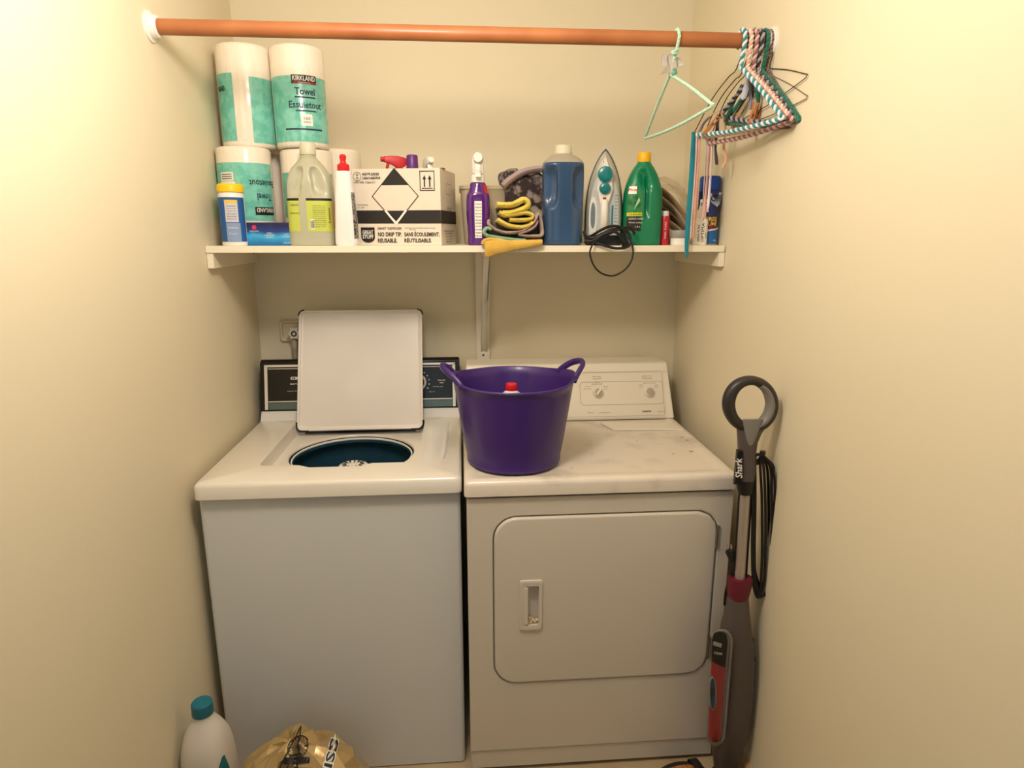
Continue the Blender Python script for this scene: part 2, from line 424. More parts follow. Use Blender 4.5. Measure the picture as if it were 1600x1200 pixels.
def conxf(px, py, off=.0022):
    P = con(0, .5); N = (con(1, .5)-con(0, .5)).cross(con(0, 1)-con(0, 0)).normalized()
    c = atP(px, py, P, N); e = (con(0, 1)-con(0, 0)).normalized(); n = Vector((0, -1, .21)).normalized()
    return lambda u, v: c+Vector((u, 0, 0))+e*v+n*off
m_lt = M('white_ink', (225, 220, 208), .5)
c0 = conxf(460, 591)(0, 0)
obj('badge', MB().prism([conxf(460, 591)(x, y) for x, y in rrect(-.012, -.005, .012, .005, .002)], (0, -.0008, 0)), m_lt, con_o, smooth=False, world=True)
text('M', m_ink, con_o, conxf(459, 591, .0034), w=.010, h=.006, bold=.02, world=True)
text('MAYTAG', m_lt, con_o, conxf(462, 600), w=.036, h=.0052, bold=.02, world=True)
text('Heavy Duty Washer', m_lt, con_o, conxf(466, 611), w=.072, h=.004, world=True)
text('LARGE LOAD', m_lt, con_o, conxf(690, 594), w=.026, h=.004, bold=.02, world=True)
text('SIZE', m_lt, con_o, conxf(690, 598), w=.014, h=.0035, bold=.02, world=True)
text('PERMANENT PRESS', m_lt, con_o, conxf(684, 604), w=.034, h=.0026, world=True)
text('SOAK  OFF', m_lt, con_o, conxf(675, 612), w=.02, h=.0026, world=True)
dc = conxf(653, 597, 0)
mbk = MB().loft([[dc(r*math.cos(2*PI*k/40), r*math.sin(2*PI*k/40))+Vector((0, -1, .2))*h for k in range(40)] for r, h in ((.030, .001), (.030, .010), (.027, .013), (.024, .013), (.023, .011), (.022, .018), (.018, .022))])
dial = obj('timer_dial', mbk, M('dial_silver', (205, 200, 190), .35, metal=.4), con_o, world=True, label='silver rimmed timer dial')
obj('dial_cap', MB().loft([[dc(r*math.cos(2*PI*k/32), r*math.sin(2*PI*k/32))+Vector((0, -1, .2))*h for k in range(32)] for r, h in ((.0225, .014), (.0225, .019), (.018, .024))]), m_black, dial, world=True)
mt = MB()
for k in range(7):
    a = math.radians(100-k*22)
    x, y = .040*math.cos(a), .040*math.sin(a)
    mt.add([dc(x+dx, y+dy)+Vector((0, -.0022, 0)) for dx, dy in ((-.0018, -.002), (.0018, -.002), (.0018, .002), (-.0018, .002))], [(0, 1, 2, 3)])
obj('dial_marks', mt, m_lt, con_o, smooth=False, world=True)

# ------------------------------------------------------------------ dryer
DX0, DX1, DY = 0.0, .7374, -.7694
dr = thing('clothes_dryer', 'white front-loading dryer with a purple tub on top, on the right', 'dryer', ((DX0+DX1)/2, DY, 0))
# carcass with recess for the door
door = rrect(.0775, .300, .6905, .806, .062, 10)
hx, hz = .178, .548
frame_out = [(DX0+.006, .075), (DX1-.006, .075), (DX1-.006, .862), (DX0+.006, .862)]
A = angles(hx, hz, [frame_out, door[::3]], 110)
fo = ray_loop(hx, hz, frame_out, A); gi = ray_loop(hx, hz, door, A); g2 = ray_loop(hx, hz, rrect(.0740, .2965, .6940, .8095, .065, 10), A)
obj('front_panel', MB().loft([[(x, DY+.02, z) for x, z in fo], [(x, DY+.002, z) for x, z in fo], [((x-hx)*.996+hx, DY, (z-hz)*.996+hz) for x, z in fo],
    [((x-hx)*1.01+hx, DY, (z-hz)*1.01+hz) for x, z in g2], [(x, DY+.002, z) for x, z in g2], [(x, DY+.014, z) for x, z in g2], [((x-hx)*.9+hx, DY+.014, (z-hz)*.9+hz) for x, z in g2]], False, True), m_dryer, dr, world=True, angle=15)
obj('cabinet', MB().box((DX0+.006, DY+.016, .004), (DX1-.006, -.03, .862)), m_dryer, dr, smooth=False, world=True)
obj('toe_panel', MB().box((DX0+.008, DY+.004, .012), (DX1-.008, DY+.03, .0725)), m_dryer, dr, bevel=.003, world=True)
obj('seam', MB().box((DX0+.012, DY+.008, .860), (DX1-.012, -.04, .872)), m_gap, dr, smooth=False, world=True)
# door
hr = rrect(.147, .470, .209, .622, .006, 4)
A = angles(hx, hz, [hr, door[::3]], 110)
def L(poly): return ray_loop(hx, hz, poly, A)
def drr(e, r): return rrect(.0775+e, .300+e, .6905-e, .806-e, r, 10)
dl = [(drr(.001, .061), .010), (drr(0, .062), .002), (drr(.002, .060), -.003), (drr(.005, .057), -.005), (drr(.008, .054), -.0052)]
hl = [(rrect(.1455, .4685, .2105, .6235, .008, 4), -.0052), (rrect(.1465, .4695, .2095, .6225, .008, 4), -.009), (rrect(.149, .472, .207, .620, .007, 4), -.0105),
      (rrect(.153, .478, .203, .614, .006, 4), -.0098), (rrect(.162, .486, .200, .606, .006, 4), -.0095), (rrect(.166, .489, .198, .603, .006, 4), .006), (rrect(.167, .490, .197, .602, .006, 4), .012)]
dd = obj('door', MB().loft([[(x, DY+y, z) for x, z in L(p)] for p, y in dl+hl[:1]], True, False), m_dryer, dr, world=True, angle=40)
obj('handle', MB().loft([[(x, DY+y, z) for x, z in L(p)] for p, y in hl], False, True), m_dryer, dd, world=True, angle=40, label='recessed vertical pull with grime in its foot')
obj('grip', MB().loft([[(x, DY+y, z) for x, y in ((.158, -.0105), (.169, -.012), (.1705, -.006), (.163, .010), (.158, .010))] for z in (.4895, .6025)]), m_dryer, dd, world=True, bevel=.001)
mb = MB()
for i in range(44):
    x = random.uniform(.170, .197); z = .4900+abs(random.gauss(0, .009)); r = random.uniform(.001, .0032)
    mb.loft([[(x+q*r*math.cos(2*PI*k/6), DY-.004+random.uniform(-.004, .01)*0+h, z+q*r*math.sin(2*PI*k/6)) for k in range(6)] for q, h in ((1, .006), (.7, .0), (.2, -.002))])
g = obj('grime', mb, M('grime', (214, 176, 120), .9, nz=(300, 2, .4, .6), c2=(240, 230, 210)), dd, world=True); g['kind'] = 'stuff'
for za, zb in ((.695, .765), (.352, .420)):
    h = obj('hinge', MB().box((.6895, DY-.005, za), (.6945, DY+.006, zb)), m_chrome, dr, world=True, bevel=.0008, label='small steel door hinge')
    obj('hinge_pin', MB().tube([(.6955, DY-.003, za+.002), (.6955, DY-.003, zb-.002)], .0022, 8), m_chrome, h, world=True)
# top panel with a slightly raised rim
mb = MB()
def DT(e, z, r): return [(x, y, z) for x, y in rrect(DX0+e, DY-.010+e, DX1-e, -.12, r, 4)]
mb.loft([DT(0, .871, .012), DT(0, TOP-.014, .012), DT(.003, TOP-.004, .012), DT(.011, TOP, .012), DT(.030, TOP, .012), DT(.036, TOP-.0025, .012), DT(.06, TOP-.003, .01)])
obj('top_panel', mb, m_top, dr, world=True, angle=50)
ld = [atZ(px, py, TOP) for px, py in ((938, 661), (958, 672), (1068, 671.5), (1054, 661))]
m_con0 = M('dryer_console_enamel', (232, 223, 206), .35, coat=.2)
obj('lint_door', MB().prism([p+Vector((0, 0, -.0025)) for p in ld], (0, 0, .005)), m_con0, dr, smooth=True, bevel=.0015, world=True)
m_scuff = M('scuff', (168, 160, 142), .6)
for px, py, w_, h_ in ((1080, 705, 8, 2), (1066, 683, 5, 2), (1074, 688, 6, 1.5), (995, 689, 3, 1.5), (890, 696, 3, 1.5), (925, 709, 5, 1.2), (1043, 677, 4, 1.5), (1052, 709, 6, 1.2), (1004, 669, 2, 1), (893, 731, 4, 1.5), (1090, 694, 7, 1), (958, 716, 4, 1)):
    pts = []
    for k in range(9):
        a = 2*PI*k/9; q = random.uniform(.6, 1.1)
        pts.append(atZ(px+w_*.5*q*math.cos(a), py+h_*.5*q*math.sin(a), TOP-.0018))
    o = obj('scuff', MB().add(pts, [tuple(range(9))]), m_scuff, dr, smooth=False, world=True)
m_con = M('dryer_console_enamel', (232, 223, 206), .35, coat=.2)
# console
P0 = Vector((DX0+.002, -.248, TOP)); P1 = Vector((DX0+.012, -.161, 1.0965))
EV = Vector((0, P1.y-P0.y, P1.z-P0.z)); HV = EV.length; EV.normalize(); NV = Vector((0, -EV.z, EV.y))
def dc3(x, v, off=0): return Vector((x, P0.y, P0.z))+EV*v+NV*off
def insx(v): return .003+.010*v/HV
mb = MB()
mb.add([dc3(DX0+insx(0), 0), dc3(DX1-insx(0), 0), dc3(DX1-insx(HV), HV), dc3(DX0+insx(HV), HV),
        (DX0+insx(0), -.06, TOP), (DX1-insx(0), -.06, TOP), (DX1-insx(HV), -.06, P1.z+.003), (DX0+insx(HV), -.06, P1.z+.003)],
       [(0, 1, 2, 3), (1, 5, 6, 2), (5, 4, 7, 6), (4, 0, 3, 7), (3, 2, 6, 7), (0, 4, 5, 1)])
dcon = obj('console', mb, m_con, dr, world=True, bevel=.006)
NZ = NV
def dxf(px, py, off=.003):
    c = atP(px, py, P0, NV)
    return lambda u, v: c+Vector((u, 0, 0))+EV*v+NV*off
def duv(px, py):
    c = atP(px, py, P0, NV); return c.x, (c-Vector((c.x, P0.y, P0.z))).dot(EV)
def slab_face(x0, v0, x1, v1, r, o0, o1, name, mat, parent, k=5, e=.0015):
    return obj(name, MB().loft([[dc3(x, v, o0) for x, v in rrect(x0, v0, x1, v1, r, k)], [dc3(x, v, o1-e*.6) for x, v in rrect(x0, v0, x1, v1, r, k)],
        [dc3(x, v, o1) for x, v in rrect(x0+e, v0+e, x1-e, v1-e, max(r-e, .001), k)]], False, True), mat, parent, world=True, angle=50)
a0 = duv(1041, 651); a1 = duv(1040, 579)
slab_face(.012, .168, .722, .176, .003, -.001, .003, 'head_ridge', m_con, dcon)
slab_face(DX1-a0[0]-.0, a0[1]-.002, a0[0], a1[1], .008, -.001, .003, 'fascia', m_con, dcon)
b0 = duv(907, 634); b1 = duv(1034, 595)
m_line = M('outline_grey', (188, 176, 152), .5)
def outline(x0, v0, x1, v1, r, w_, off, name, mat, parent):
    o_ = rrect(x0, v0, x1, v1, r, 6); i_ = rrect(x0+w_, v0+w_, x1-w_, v1-w_, r-w_, 6); n = len(o_)
    return obj(name, MB().add([dc3(x, v, off) for x, v in o_]+[dc3(x, v, off) for x, v in i_], [(i, (i+1) % n, (i+1) % n+n, i+n) for i in range(n)]), mat, parent, smooth=False, world=True)
outline(b0[0], b0[1], b1[0]+.001, b1[1], .014, .0018, .0036, 'panel_outline', m_line, dcon)
outline(DX1-a0[0]+.004, a0[1]+.004, a0[0]-.004, a1[1]-.004, .008, .0015, .0034, 'panel_outline', m_line, dcon)
for px, py, face in ((934, 614, 'pointer'), (1014, 613, 'button')):
    f = dxf(px, py, 0)
    def R(r, h, n=32, dx=0, dy=0): return [f(dx+r*math.cos(2*PI*k/n), dy+r*math.sin(2*PI*k/n))+NV*h for k in range(n)]
    kb = obj('control_knob', MB().loft([R(.0185, .002), R(.0185, .007), R(.0165, .010), R(.0150, .010), R(.0145, .016), R(.013, .018)]), m_con, dcon, world=True, label='round dryer dial')
    m_kg = M('knob_grey', (176, 170, 156), .35, metal=.3)
    obj('knob_face', MB().loft([R(.0128, .0175), R(.0125, .0188), R(.006, .019)]), m_kg, kb, world=True)
    if face == 'pointer':
        a = math.radians(52); ux, uy = math.cos(a), math.sin(a)
        pts = [f(ux*l-uy*w_, uy*l+ux*w_)+NV*.018 for l, w_ in ((-.0135, -.0035), (.0135, -.0035), (.0135, .0035), (-.0135, .0035))]
        obj('pointer', MB().prism(pts, NV*.008), m_con, kb, world=True, bevel=.001)
for s_, px, py, w_ in (('HEAVY DUTY', 932, 589, .030), ('TEMPERATURE', 932, 592.5, .030), ('NORMAL', 932, 597.5, .016), ('PERMANENT PRESS', 932, 600.5, .036), ('COTTON', 918, 604.5, .018), ('AIR ONLY', 918, 608, .030),
                       ('DELICATE', 946, 604.5, .018), ('LOW', 946, 608, .012), ('END OF CYCLE', 1010, 588, .034), ('BUZZER SIGNAL', 1011, 591.5, .036), ('PUSH TO START', 1014, 599, .044),
                       ('OFF', 1001, 602, .012), ('START', 1025, 602, .012), ('ON', 1001, 605, .010), ('DRYER', 1025, 605, .014), ('TIMED DRY', 922, 645, .020), ('AUTOMATIC FABRIC CARE', 944, 645, .038), ('70 Series', 1032, 643, .022)):
    text(s_, m_inkb, dcon, dxf(px, py, .0042), w=w_, h=.0030, world=True)
text('KENMORE', m_ink, dcon, dxf(1010, 643, .0042), w=.031, h=.0058, bold=.022, world=True)

# ------------------------------------------------------------------ laundry valve box on the back wall
vb = thing('laundry_valve_box', 'cream wall-mounted water valve box with a star knob behind the washer lid', 'water valve', (-.60, 0, 1.15))
m_cream = M('cream_plastic', (222, 208, 180), .5)
xa, za = at(437, 500, 0).x, at(437, 500, 0).z; zb = at(437, 533, 0).z
obj('cover_plate', MB().loft([[(x, -y, z) for x, z in rrect(xa+e, zb+e, xa+.2-e, za-e, .008)] for y, e in ((.0005, 0), (.010, .0), (.014, .003), (.0135, .008), (.008, .012))]), m_cream, vb, world=True)
kc = at(460, 521, -.045)
kn = []
for k in range(48):
    a = 2*PI*k/48; kn.append((1+.13*math.cos(6*a), a))
obj('valve_knob', MB().loft([[(kc.x+r*q*math.cos(a), kc.y+y, kc.z+r*q*math.sin(a)) for q, a in kn] for r, y in ((.018, .012), (.021, .006), (.021, -.004), (.017, -.009), (.010, -.007))]), M('knob_offwhite', (226, 218, 204), .4), vb, world=True, label='six-lobed off-white valve knob')
obj('knob_ring', MB().tube([(kc.x+.008*math.cos(2*PI*k/20), kc.y-.009, kc.z+.008*math.sin(2*PI*k/20)) for k in range(20)], .0022, 6, closed=True), m_black, vb, world=True)
obj('valve_stem', MB().tube([(kc.x, -.001, kc.z), (kc.x, kc.y+.011, kc.z)], .007, 14), m_chrome, vb, world=True)
obj('hose', MB().tube(catmull([(kc.x-.004, -.03, kc.z-.012), (kc.x-.004, -.034, kc.z-.05), (kc.x-.004, -.030, 1.12), (kc.x-.004, -.028, .96)], 6), .011, 14), M('hose_grey', (170, 158, 138), .5), vb, world=True)

# ------------------------------------------------------------------ purple flexible tub
BX, BY = .143, -.605
bk = thing('flexible_tub', 'purple flexible plastic tub with two loop handles standing on the dryer', 'tub', (BX, BY, TOP))
m_pur = M('purple_rubber', (62, 34, 112), .38, bump=(14, .06), coat=.15)
def rimz(a): return .232+.016*abs(math.cos(a))**6
N = 72
def br_ring(r, zf, dy, inn=0): return [(r*math.cos(2*PI*k/N), dy+r*math.sin(2*PI*k/N), zf if not callable(zf) else zf(2*PI*k/N)) for k in range(N)]
rings = [br_ring(.110, .000, -.012), br_ring(.126, .001, -.012), br_ring(.1315, .006, -.012), br_ring(.1325, .014, -.012), br_ring(.131, .018, -.012)]
for i in range(1, 12):
    t = i/12; rings.append([(r0[0], r0[1], .018+t*(rimz(2*PI*k/N)-.018-.006)) for k, r0 in enumerate(br_ring(.131+(.169-.131)*t**.9, 0, -.012*(1-t)))])
rings += [br_ring(.170, lambda a: rimz(a)-.005, 0), br_ring(.1735, lambda a: rimz(a)-.003, 0), br_ring(.1735, lambda a: rimz(a)+.001, 0), br_ring(.1705, lambda a: rimz(a)+.003, 0), br_ring(.1665, lambda a: rimz(a), 0)]
for i in range(11, 0, -1):
    t = i/12; rings.append([(r0[0], r0[1], .018+t*(rimz(2*PI*k/N)-.018-.006)) for k, r0 in enumerate(br_ring(.1275+(.1655-.1275)*t**.9, 0, -.012*(1-t)))])
rings += [br_ring(.120, .008, -.012), br_ring(.05, .006, -.012)]
obj('tub_body', MB().loft(rings), m_pur, bk, angle=60)
# loop handles rising outward from the rim
def hloop(a0):
    P = []
    for da, out, z in ((-.36, .169, .232), (-.31, .173, .242), (-.24, .182, .258), (-.13, .193, .270), (.0, .198, .275), (.16, .194, .271), (.30, .184, .260), (.42, .173, .243), (.48, .169, .232)):
        a = a0+da; P.append((out*math.cos(a), out*math.sin(a), z))
    return catmull(P, 5)
for a0 in (.10, PI+.05):
    obj('handle', MB().tube(hloop(a0), .0092, 12, flat=.72, upv=(0, 0, 1)), m_pur, bk)
# jug of cleaner inside the tub
jx, jy = at(799, 600, -.60).x, -.60
jg = thing('detergent_jug', 'white jug with a red cap standing inside the purple tub', 'jug', (jx, jy, TOP+.0085))
m_milk = M('milky_plastic', (232, 226, 214), .35, sss=.1)
body = Body(smooth_st([(0, .060, .045, 3.2), (.01, .066, .050, 3.4), (.09, .066, .050, 3.4), (.130, .066, .050, 3), (.160, .058, .045, 2.6), (.180, .028, .028, 2), (.190, .0165, .0165, 2), (.196, .0165, .0165, 2)]))
obj('jug_body', body.mesh(40), m_milk, jg, angle=60)
capo = obj('cap', lathe([(.0160, .191), (.0168, .193), (.0168, .207), (.0150, .210), (.0, .210)], 28), M('red_cap', (214, 30, 40), .35), jg, label='red screw cap')

# ------------------------------------------------------------------ paper towel rolls
def wrapxf(R, t0, z0, off=.0012, flip=False):
    def f(u, v):
        if flip: u, v = -u, -v
        t = t0+u/R; r = R+off
        return Vector((r*math.sin(t), -r*math.cos(t), z0+v))
    return f
def roll(name_lbl, x, y, z, R, H, bands=(), plain=False, lean=0):
    o = thing('paper_towel_roll', name_lbl, 'paper towel', (x, y, z), 0, 'paper towel rolls on the shelf')
    o.rotation_euler = (0, lean, 0)
    rc = .019
    prof = [(rc, .004), (R-.008, .0), (R-.002, .003), (R, .010), (R, H-.010), (R-.002, H-.003), (R-.008, H), (rc, H-.004), (rc, H-.02)]
    seg = 56; rings = []
    for r, zz in prof:
        rings.append([((r+(.0006*noise.noise(Vector((k*.7, zz*20, x*9))) if r > .03 else 0))*math.cos(2*PI*k/seg), (r)*math.sin(2*PI*k/seg), zz) for k in range(seg)])
    obj('paper', MB().loft(rings), m_paper2 if plain else m_paper, o, angle=50)
    if not plain:
        obj('core', lathe([(rc, H-.006), (rc, H-.003), (rc-.002, H-.003), (rc-.002, H-.03)], 20), M('cardboard', (176, 142, 98), .8), o)
    for t0, t1, z0, z1 in bands:
        g = [[((R+.0008)*math.sin(t0+(t1-t0)*j/24), -(R+.0008)*math.cos(t0+(t1-t0)*j/24), z0+(z1-z0)*i/2) for j in range(25)] for i in range(3)]
        obj('wrapper_print', MB().sheet(g), m_teal, o, label='teal printed wrapper panel')
    return o
RR = .0775
m_navy = M('navy_ink', (38, 52, 74), .5); m_red = M('red_ink', (150, 34, 44), .5); m_wink = M('paper_white_ink', (240, 236, 226), .5)
def towel_text(o, R, t0, zc, flip=False):
    s = -1 if flip else 1
    def X(z, t=t0, off=.0012): return wrapxf(R, t, zc+s*z, off, flip)
    def patchm(u0, u1, v0, v1, mat, z, off=.0011, nm='logo_block'):
        f = X(z, off=off); g = [[f(u0+(u1-u0)*i/8, v) for i in range(9)] for v in (v0, v1)]
        obj(nm, MB().sheet(g), mat, o)
    patchm(-.036, .036, -.010, .014, m_ink, .066)
    patchm(-.030, .036, -.010, -.004, m_red, .066, .0013)
    text('KIRKLAND', m_wink, o, X(.071, off=.0016), w=.064, h=.013, bold=.014)
    text('Signature', m_wink, o, X(.059, off=.0016), w=.034, h=.004)
    text('Towel', m_navy, o, X(.036), w=.058, h=.020, bold=.02)
    patchm(-.030, .030, -.002, .002, m_navy, .020, .0011)
    text('Essuietout', m_navy, o, X(.000), w=.096, h=.019, bold=.02)
    patchm(-.030, .030, -.002, .002, m_navy, -.017, .0011)
    patchm(-.016, .016, -.016, .016, m_wink, -.042, .0011)
    text('160', m_navy, o, X(-.038, off=.0016), w=.018, h=.008)
    text('SHEETS', m_navy, o, X(-.048, off=.0016), w=.020, h=.005)
    patchm(-.064, .046, -.004, .001, m_navy, -.066, .0011)
HZ = .281
rb = roll('teal-labelled paper towel roll reading Towel, on top of the stack at right', -.470, -.225, ZS+HZ+.001, RR, .283, [(-1.05, 1.5, .016, .196)], lean=-.012)
towel_text(rb, RR, .42, .118)
ra = roll('paper towel roll with split teal wrapper, top of the stack by the left wall', -.6275, -.225, ZS+HZ+.001, RR, .283, [(-1.45, -.18, .016, .200), (.42, 1.5, .012, .192)])
text('RKLAND', m_ink, ra, wrapxf(RR, -.72, .16), w=.03, h=.014, bold=.04)
obj('wrapper_seal', MB().sheet([[((RR+.0015)*math.sin(.02+.2*j/6), -(RR+.0015)*math.cos(.02+.2*j/6), z) for j in range(7)] for z in (.02, .25)]), m_paper, ra)
rc_ = roll('paper towel roll standing upside down at the front left of the shelf', -.6400, -.262, ZS, RR, HZ, [(-1.5, 1.45, .072, .235)])
def inv_text(o):
    X = lambda z, t: wrapxf(RR, t, z, .0012, True)
    for s_, z, w_, h_, b in (('Towel', .140, .050, .020, .02), ('Essuietout', .178, .09, .019, .02)):
        text(s_, m_navy, o, X(z, .98), w=w_, h=h_, bold=b)
    f = X(.100, .98); obj('logo_block', MB().sheet([[f(-.034+.068*i/8, v) for i in range(9)] for v in (-.011, .012)]), m_ink, o)
    text('KIRKLAND', m_wink, o, wrapxf(RR, .98, .102, .0018, True), w=.060, h=.012, bold=.014)
    for (u, z, w2, h2) in ((-.42, .196, .022, .012), (-.42, .162, .026, .020), (-.40, .132, .03, .012)):
        f = wrapxf(RR, u, z, .0011); obj('print_block', MB().sheet([[f(-w2+2*w2*i/6, v) for i in range(7)] for v in (-h2, h2)]), m_wink, o)
        for k in range(3):
            f = wrapxf(RR, u, z+(k-1)*h2*.5, .0016); obj('print_line', MB().sheet([[f(-w2*.8+1.6*w2*i/6, v) for i in range(7)] for v in (-.0012, .0012)]), m_inkb, o)
inv_text(rc_)
roll('paper towel roll with a teal stripe squeezed in behind the upside-down roll', -.575, -.095, ZS, .072, HZ, [(.55, 1.1, .03, .15)])
re_ = roll('paper towel roll with a teal wrapper standing behind the clear jug', -.4660, -.216, ZS, RR, HZ, [(-1.0, 1.4, .082, .212)])
f = wrapxf(RR, -.35, .19, .0012); obj('print_block', MB().sheet([[f(-.014+.028*i/6, v) for i in range(7)] for v in (-.011, .011)]), m_wink, re_)
text('36', m_ink, re_, wrapxf(RR, -.35, .19, .0018), w=.018, h=.014, bold=.014)
roll('plain white paper towel roll without print behind the bottle with a red cap', -.3960, -.080, ZS, .0735, .298, plain=True)

# ------------------------------------------------------------------ wipes canister
o = thing('wipes_canister', 'blue and white round canister with a yellow lid at the shelf left end', 'canister', (-.648, -.3845, ZS))
R = .0345
obj('canister_body', lathe([(R-.002, 0), (R, .002), (R, .142), (R-.002, .146), (R-.001, .148)], 36), m_wht, o)
obj('lid', lathe([(R-.001, .1475), (R+.0015, .149), (R+.0015, .166), (R-.002, .171), (0, .171)], 36), M('yellow_lid', (246, 200, 22), .4), o, label='yellow screw lid')
for t0, t1, z0, z1, mt_, nm in ((-1.9, 1.5, .012, .134, M('label_blue', (36, 92, 160), .35), 'label'), (-.25, .75, .066, .126, M('label_pale', (206, 206, 214), .4), 'label_panel'),
                               (-.25, .85, .012, .064, M('label_greyblue', (138, 160, 196), .4), 'label_panel'), (-.25, .75, .118, .127, M('label_yellow', (238, 196, 70), .4), 'label_stripe')):
    off = {'label': .0006, 'label_panel': .0011, 'label_stripe': .0015}[nm]
    obj(nm, MB().sheet([[((R+off)*math.sin(t0+(t1-t0)*j/16), -(R+off)*math.cos(t0+(t1-t0)*j/16), z) for j in range(17)] for z in (z0, z1)]), mt_, o)
for k, s_ in enumerate(('WARNING', 'Keep out of reach', 'of children. May', 'cause irritation', 'Rinse well with', 'fresh water')):
    text(s_, m_ink, o, wrapxf(R, .25, .110-k*.007, .0018), w=.024, h=.0035)
text('Disinfecting', m_wink, o, wrapxf(R, .25, .05, .0018), w=.026, h=.006)
text('75 wipes', m_wink, o, wrapxf(R, .25, .034, .0018), w=.022, h=.005)

# ------------------------------------------------------------------ blue soft pack of dryer sheets
o = thing('blue_carton', 'low dark blue and light blue box between the canister and the clear jug', 'box', (-.546, -.383, ZS), -.03)
m_bbox = bpy.data.materials.new('blue_box_print'); m_bbox.use_nodes = True
nt = m_bbox.node_tree; b = nt.nodes['Principled BSDF']; tc = nt.nodes.new('ShaderNodeTexCoord'); sp = nt.nodes.new('ShaderNodeSeparateXYZ'); n = nt.nodes.new('ShaderNodeTexNoise'); n.inputs['Scale'].default_value = 22
ad = nt.nodes.new('ShaderNodeMath'); ad.operation = 'MULTIPLY_ADD'; ad.inputs[1].default_value = .03
r = nt.nodes.new('ShaderNodeValToRGB'); mr = nt.nodes.new('ShaderNodeMapRange'); mr.inputs['From Max'].default_value = .08
nt.links.new(tc.outputs['Object'], sp.inputs[0]); nt.links.new(tc.outputs['Object'], n.inputs['Vector']); nt.links.new(n.outputs['Fac'], ad.inputs[0]); nt.links.new(sp.outputs['Z'], ad.inputs[2]); nt.links.new(ad.outputs[0], mr.inputs['Value']); nt.links.new(mr.outputs[0], r.inputs['Fac'])
e = r.color_ramp.elements; e[0].position = .25; e[0].color = lin((22, 112, 178)); e[1].position = .9; e[1].color = lin((24, 30, 84))
q = e.new(.52); q.color = lin((60, 176, 226)); q = e.new(.68); q.color = lin((28, 62, 140))
nt.links.new(r.outputs['Color'], b.inputs['Base Color']); b.inputs['Roughness'].default_value = .3
obj('carton', MB().prism([(-.068, 0, 0), (.070, 0, 0), (.070, .030, 0), (-.068, .030, 0)], (0, 0, .066)), m_bbox, o, bevel=.002)
obj('logo_dot', MB().add([(-.046+.0065*math.cos(2*PI*k/16), -.0006, .052+.0065*math.sin(2*PI*k/16)) for k in range(16)], [tuple(range(16))]), M('logo_red', (214, 52, 96), .4), o, smooth=False)
fx = lambda x, z: (lambda u, v: Vector((x+u, -.0008, z+v)))
for s_, x, z, w_, h_ in (('KIRKLAND', -.046, .0415, .026, .0038), ('ULTRA', -.004, .036, .014, .004), ('CONCENTRATED', -.004, .030, .030, .004), ('120 PACS', -.004, .024, .020, .004), ('ULTRA', .044, .032, .012, .0035), ('CONCENTRE', .046, .026, .028, .0035), ('120 SACHETS', .046, .008, .022, .0035)):
    text(s_, m_wink, o, fx(x, z), w=w_, h=h_)

# ------------------------------------------------------------------ clear jug with green label
m_frost = M('frosted_plastic_cloudy', (206, 204, 176), .38, trans=.25, coat=.2, bump=(10, .05))
m_frost_cap = M('frosted_cap', (226, 220, 194), .4, trans=.12)
o = thing('cleaner_jug', 'cloudy translucent jug with a lime green label and moulded grip', 'jug', (-.4315, -.352, ZS), .0)
jb = Body(smooth_st([(0, .060, .048, 3.2), (.006, .0645, .053, 3.4), (.05, .0645, .053, 3.4), (.12, .0645, .053, 3.2), (.165, .0640, .052, 3), (.192, .0600, .049, 2.8), (.215, .050, .042, 2.4), (.234, .034, .032, 2.1), (.246, .024, .024, 2)]), dents=((.60, .178, .34, .044, .020, 2), (-.60, .178, .34, .044, .020, -2)))
obj('jug_body', jb.mesh(72, .006), m_frost, o, angle=80)
obj('neck', lathe([(.0235, .242), (.0245, .247), (.021, .250), (.021, .258)], 32), m_frost, o)
obj('cap', lathe([(.0225, .255), (.0232, .257), (.0222, .284), (.020, .288), (0, .288)], 32), m_frost_cap, o)
m_lime = M('lime_label', (196, 206, 92), .4)
obj('label', jb.patch(-.06, 1.25, .040, .126, nt=30), m_lime, o, label='lime green back label')
obj('label', jb.patch(-1.25, -.42, .040, .126, nt=20), m_lime, o, label='lime green label side')
obj('label_band', jb.patch(-.06, 1.25, .126, .133, nt=30), m_ink, o); obj('label_band', jb.patch(-1.25, -.42, .126, .133, nt=20), m_ink, o)
for k in range(11):
    text(('Ingredients: water, soap,', 'plant derived cleaner', 'essential lemon oil and', 'verbena. Directions for', 'all surfaces use half cup', 'per bucket of warm water', 'rinse not required. Keep', 'out of reach of children', 'made with olive oil and', 'aloe vera. Not tested on', 'animals. 1.9 L')[k], m_ink, o, jb.xf(.52, .112-k*.0058, .0016), w=.030, h=.0030)
obj('barcode_panel', jb.patch(.10, .30, .046, .074, .0012, 6, 2), m_wink, o)
mbc = MB()
for k in range(9):
    t = .12+k*.019; mbc.v += [jb.S(t, .05, .0018), jb.S(t+.009, .05, .0018), jb.S(t+.009, .071, .0018), jb.S(t, .071, .0018)]; mbc.f.append((4*k, 4*k+1, 4*k+2, 4*k+3))
obj('barcode', mbc, m_ink, o, smooth=False)
text('Lemon', m_ink, o, jb.xf(.96, .086, .0016), w=.04, h=.006, rot=PI/2)
text('CLEAN DAY', m_ink, o, jb.xf(-.62, .114, .0016), w=.022, h=.005)
text('lemon', M('green_ink', (90, 110, 40), .5), o, jb.xf(-.62, .092, .0016), w=.022, h=.006)

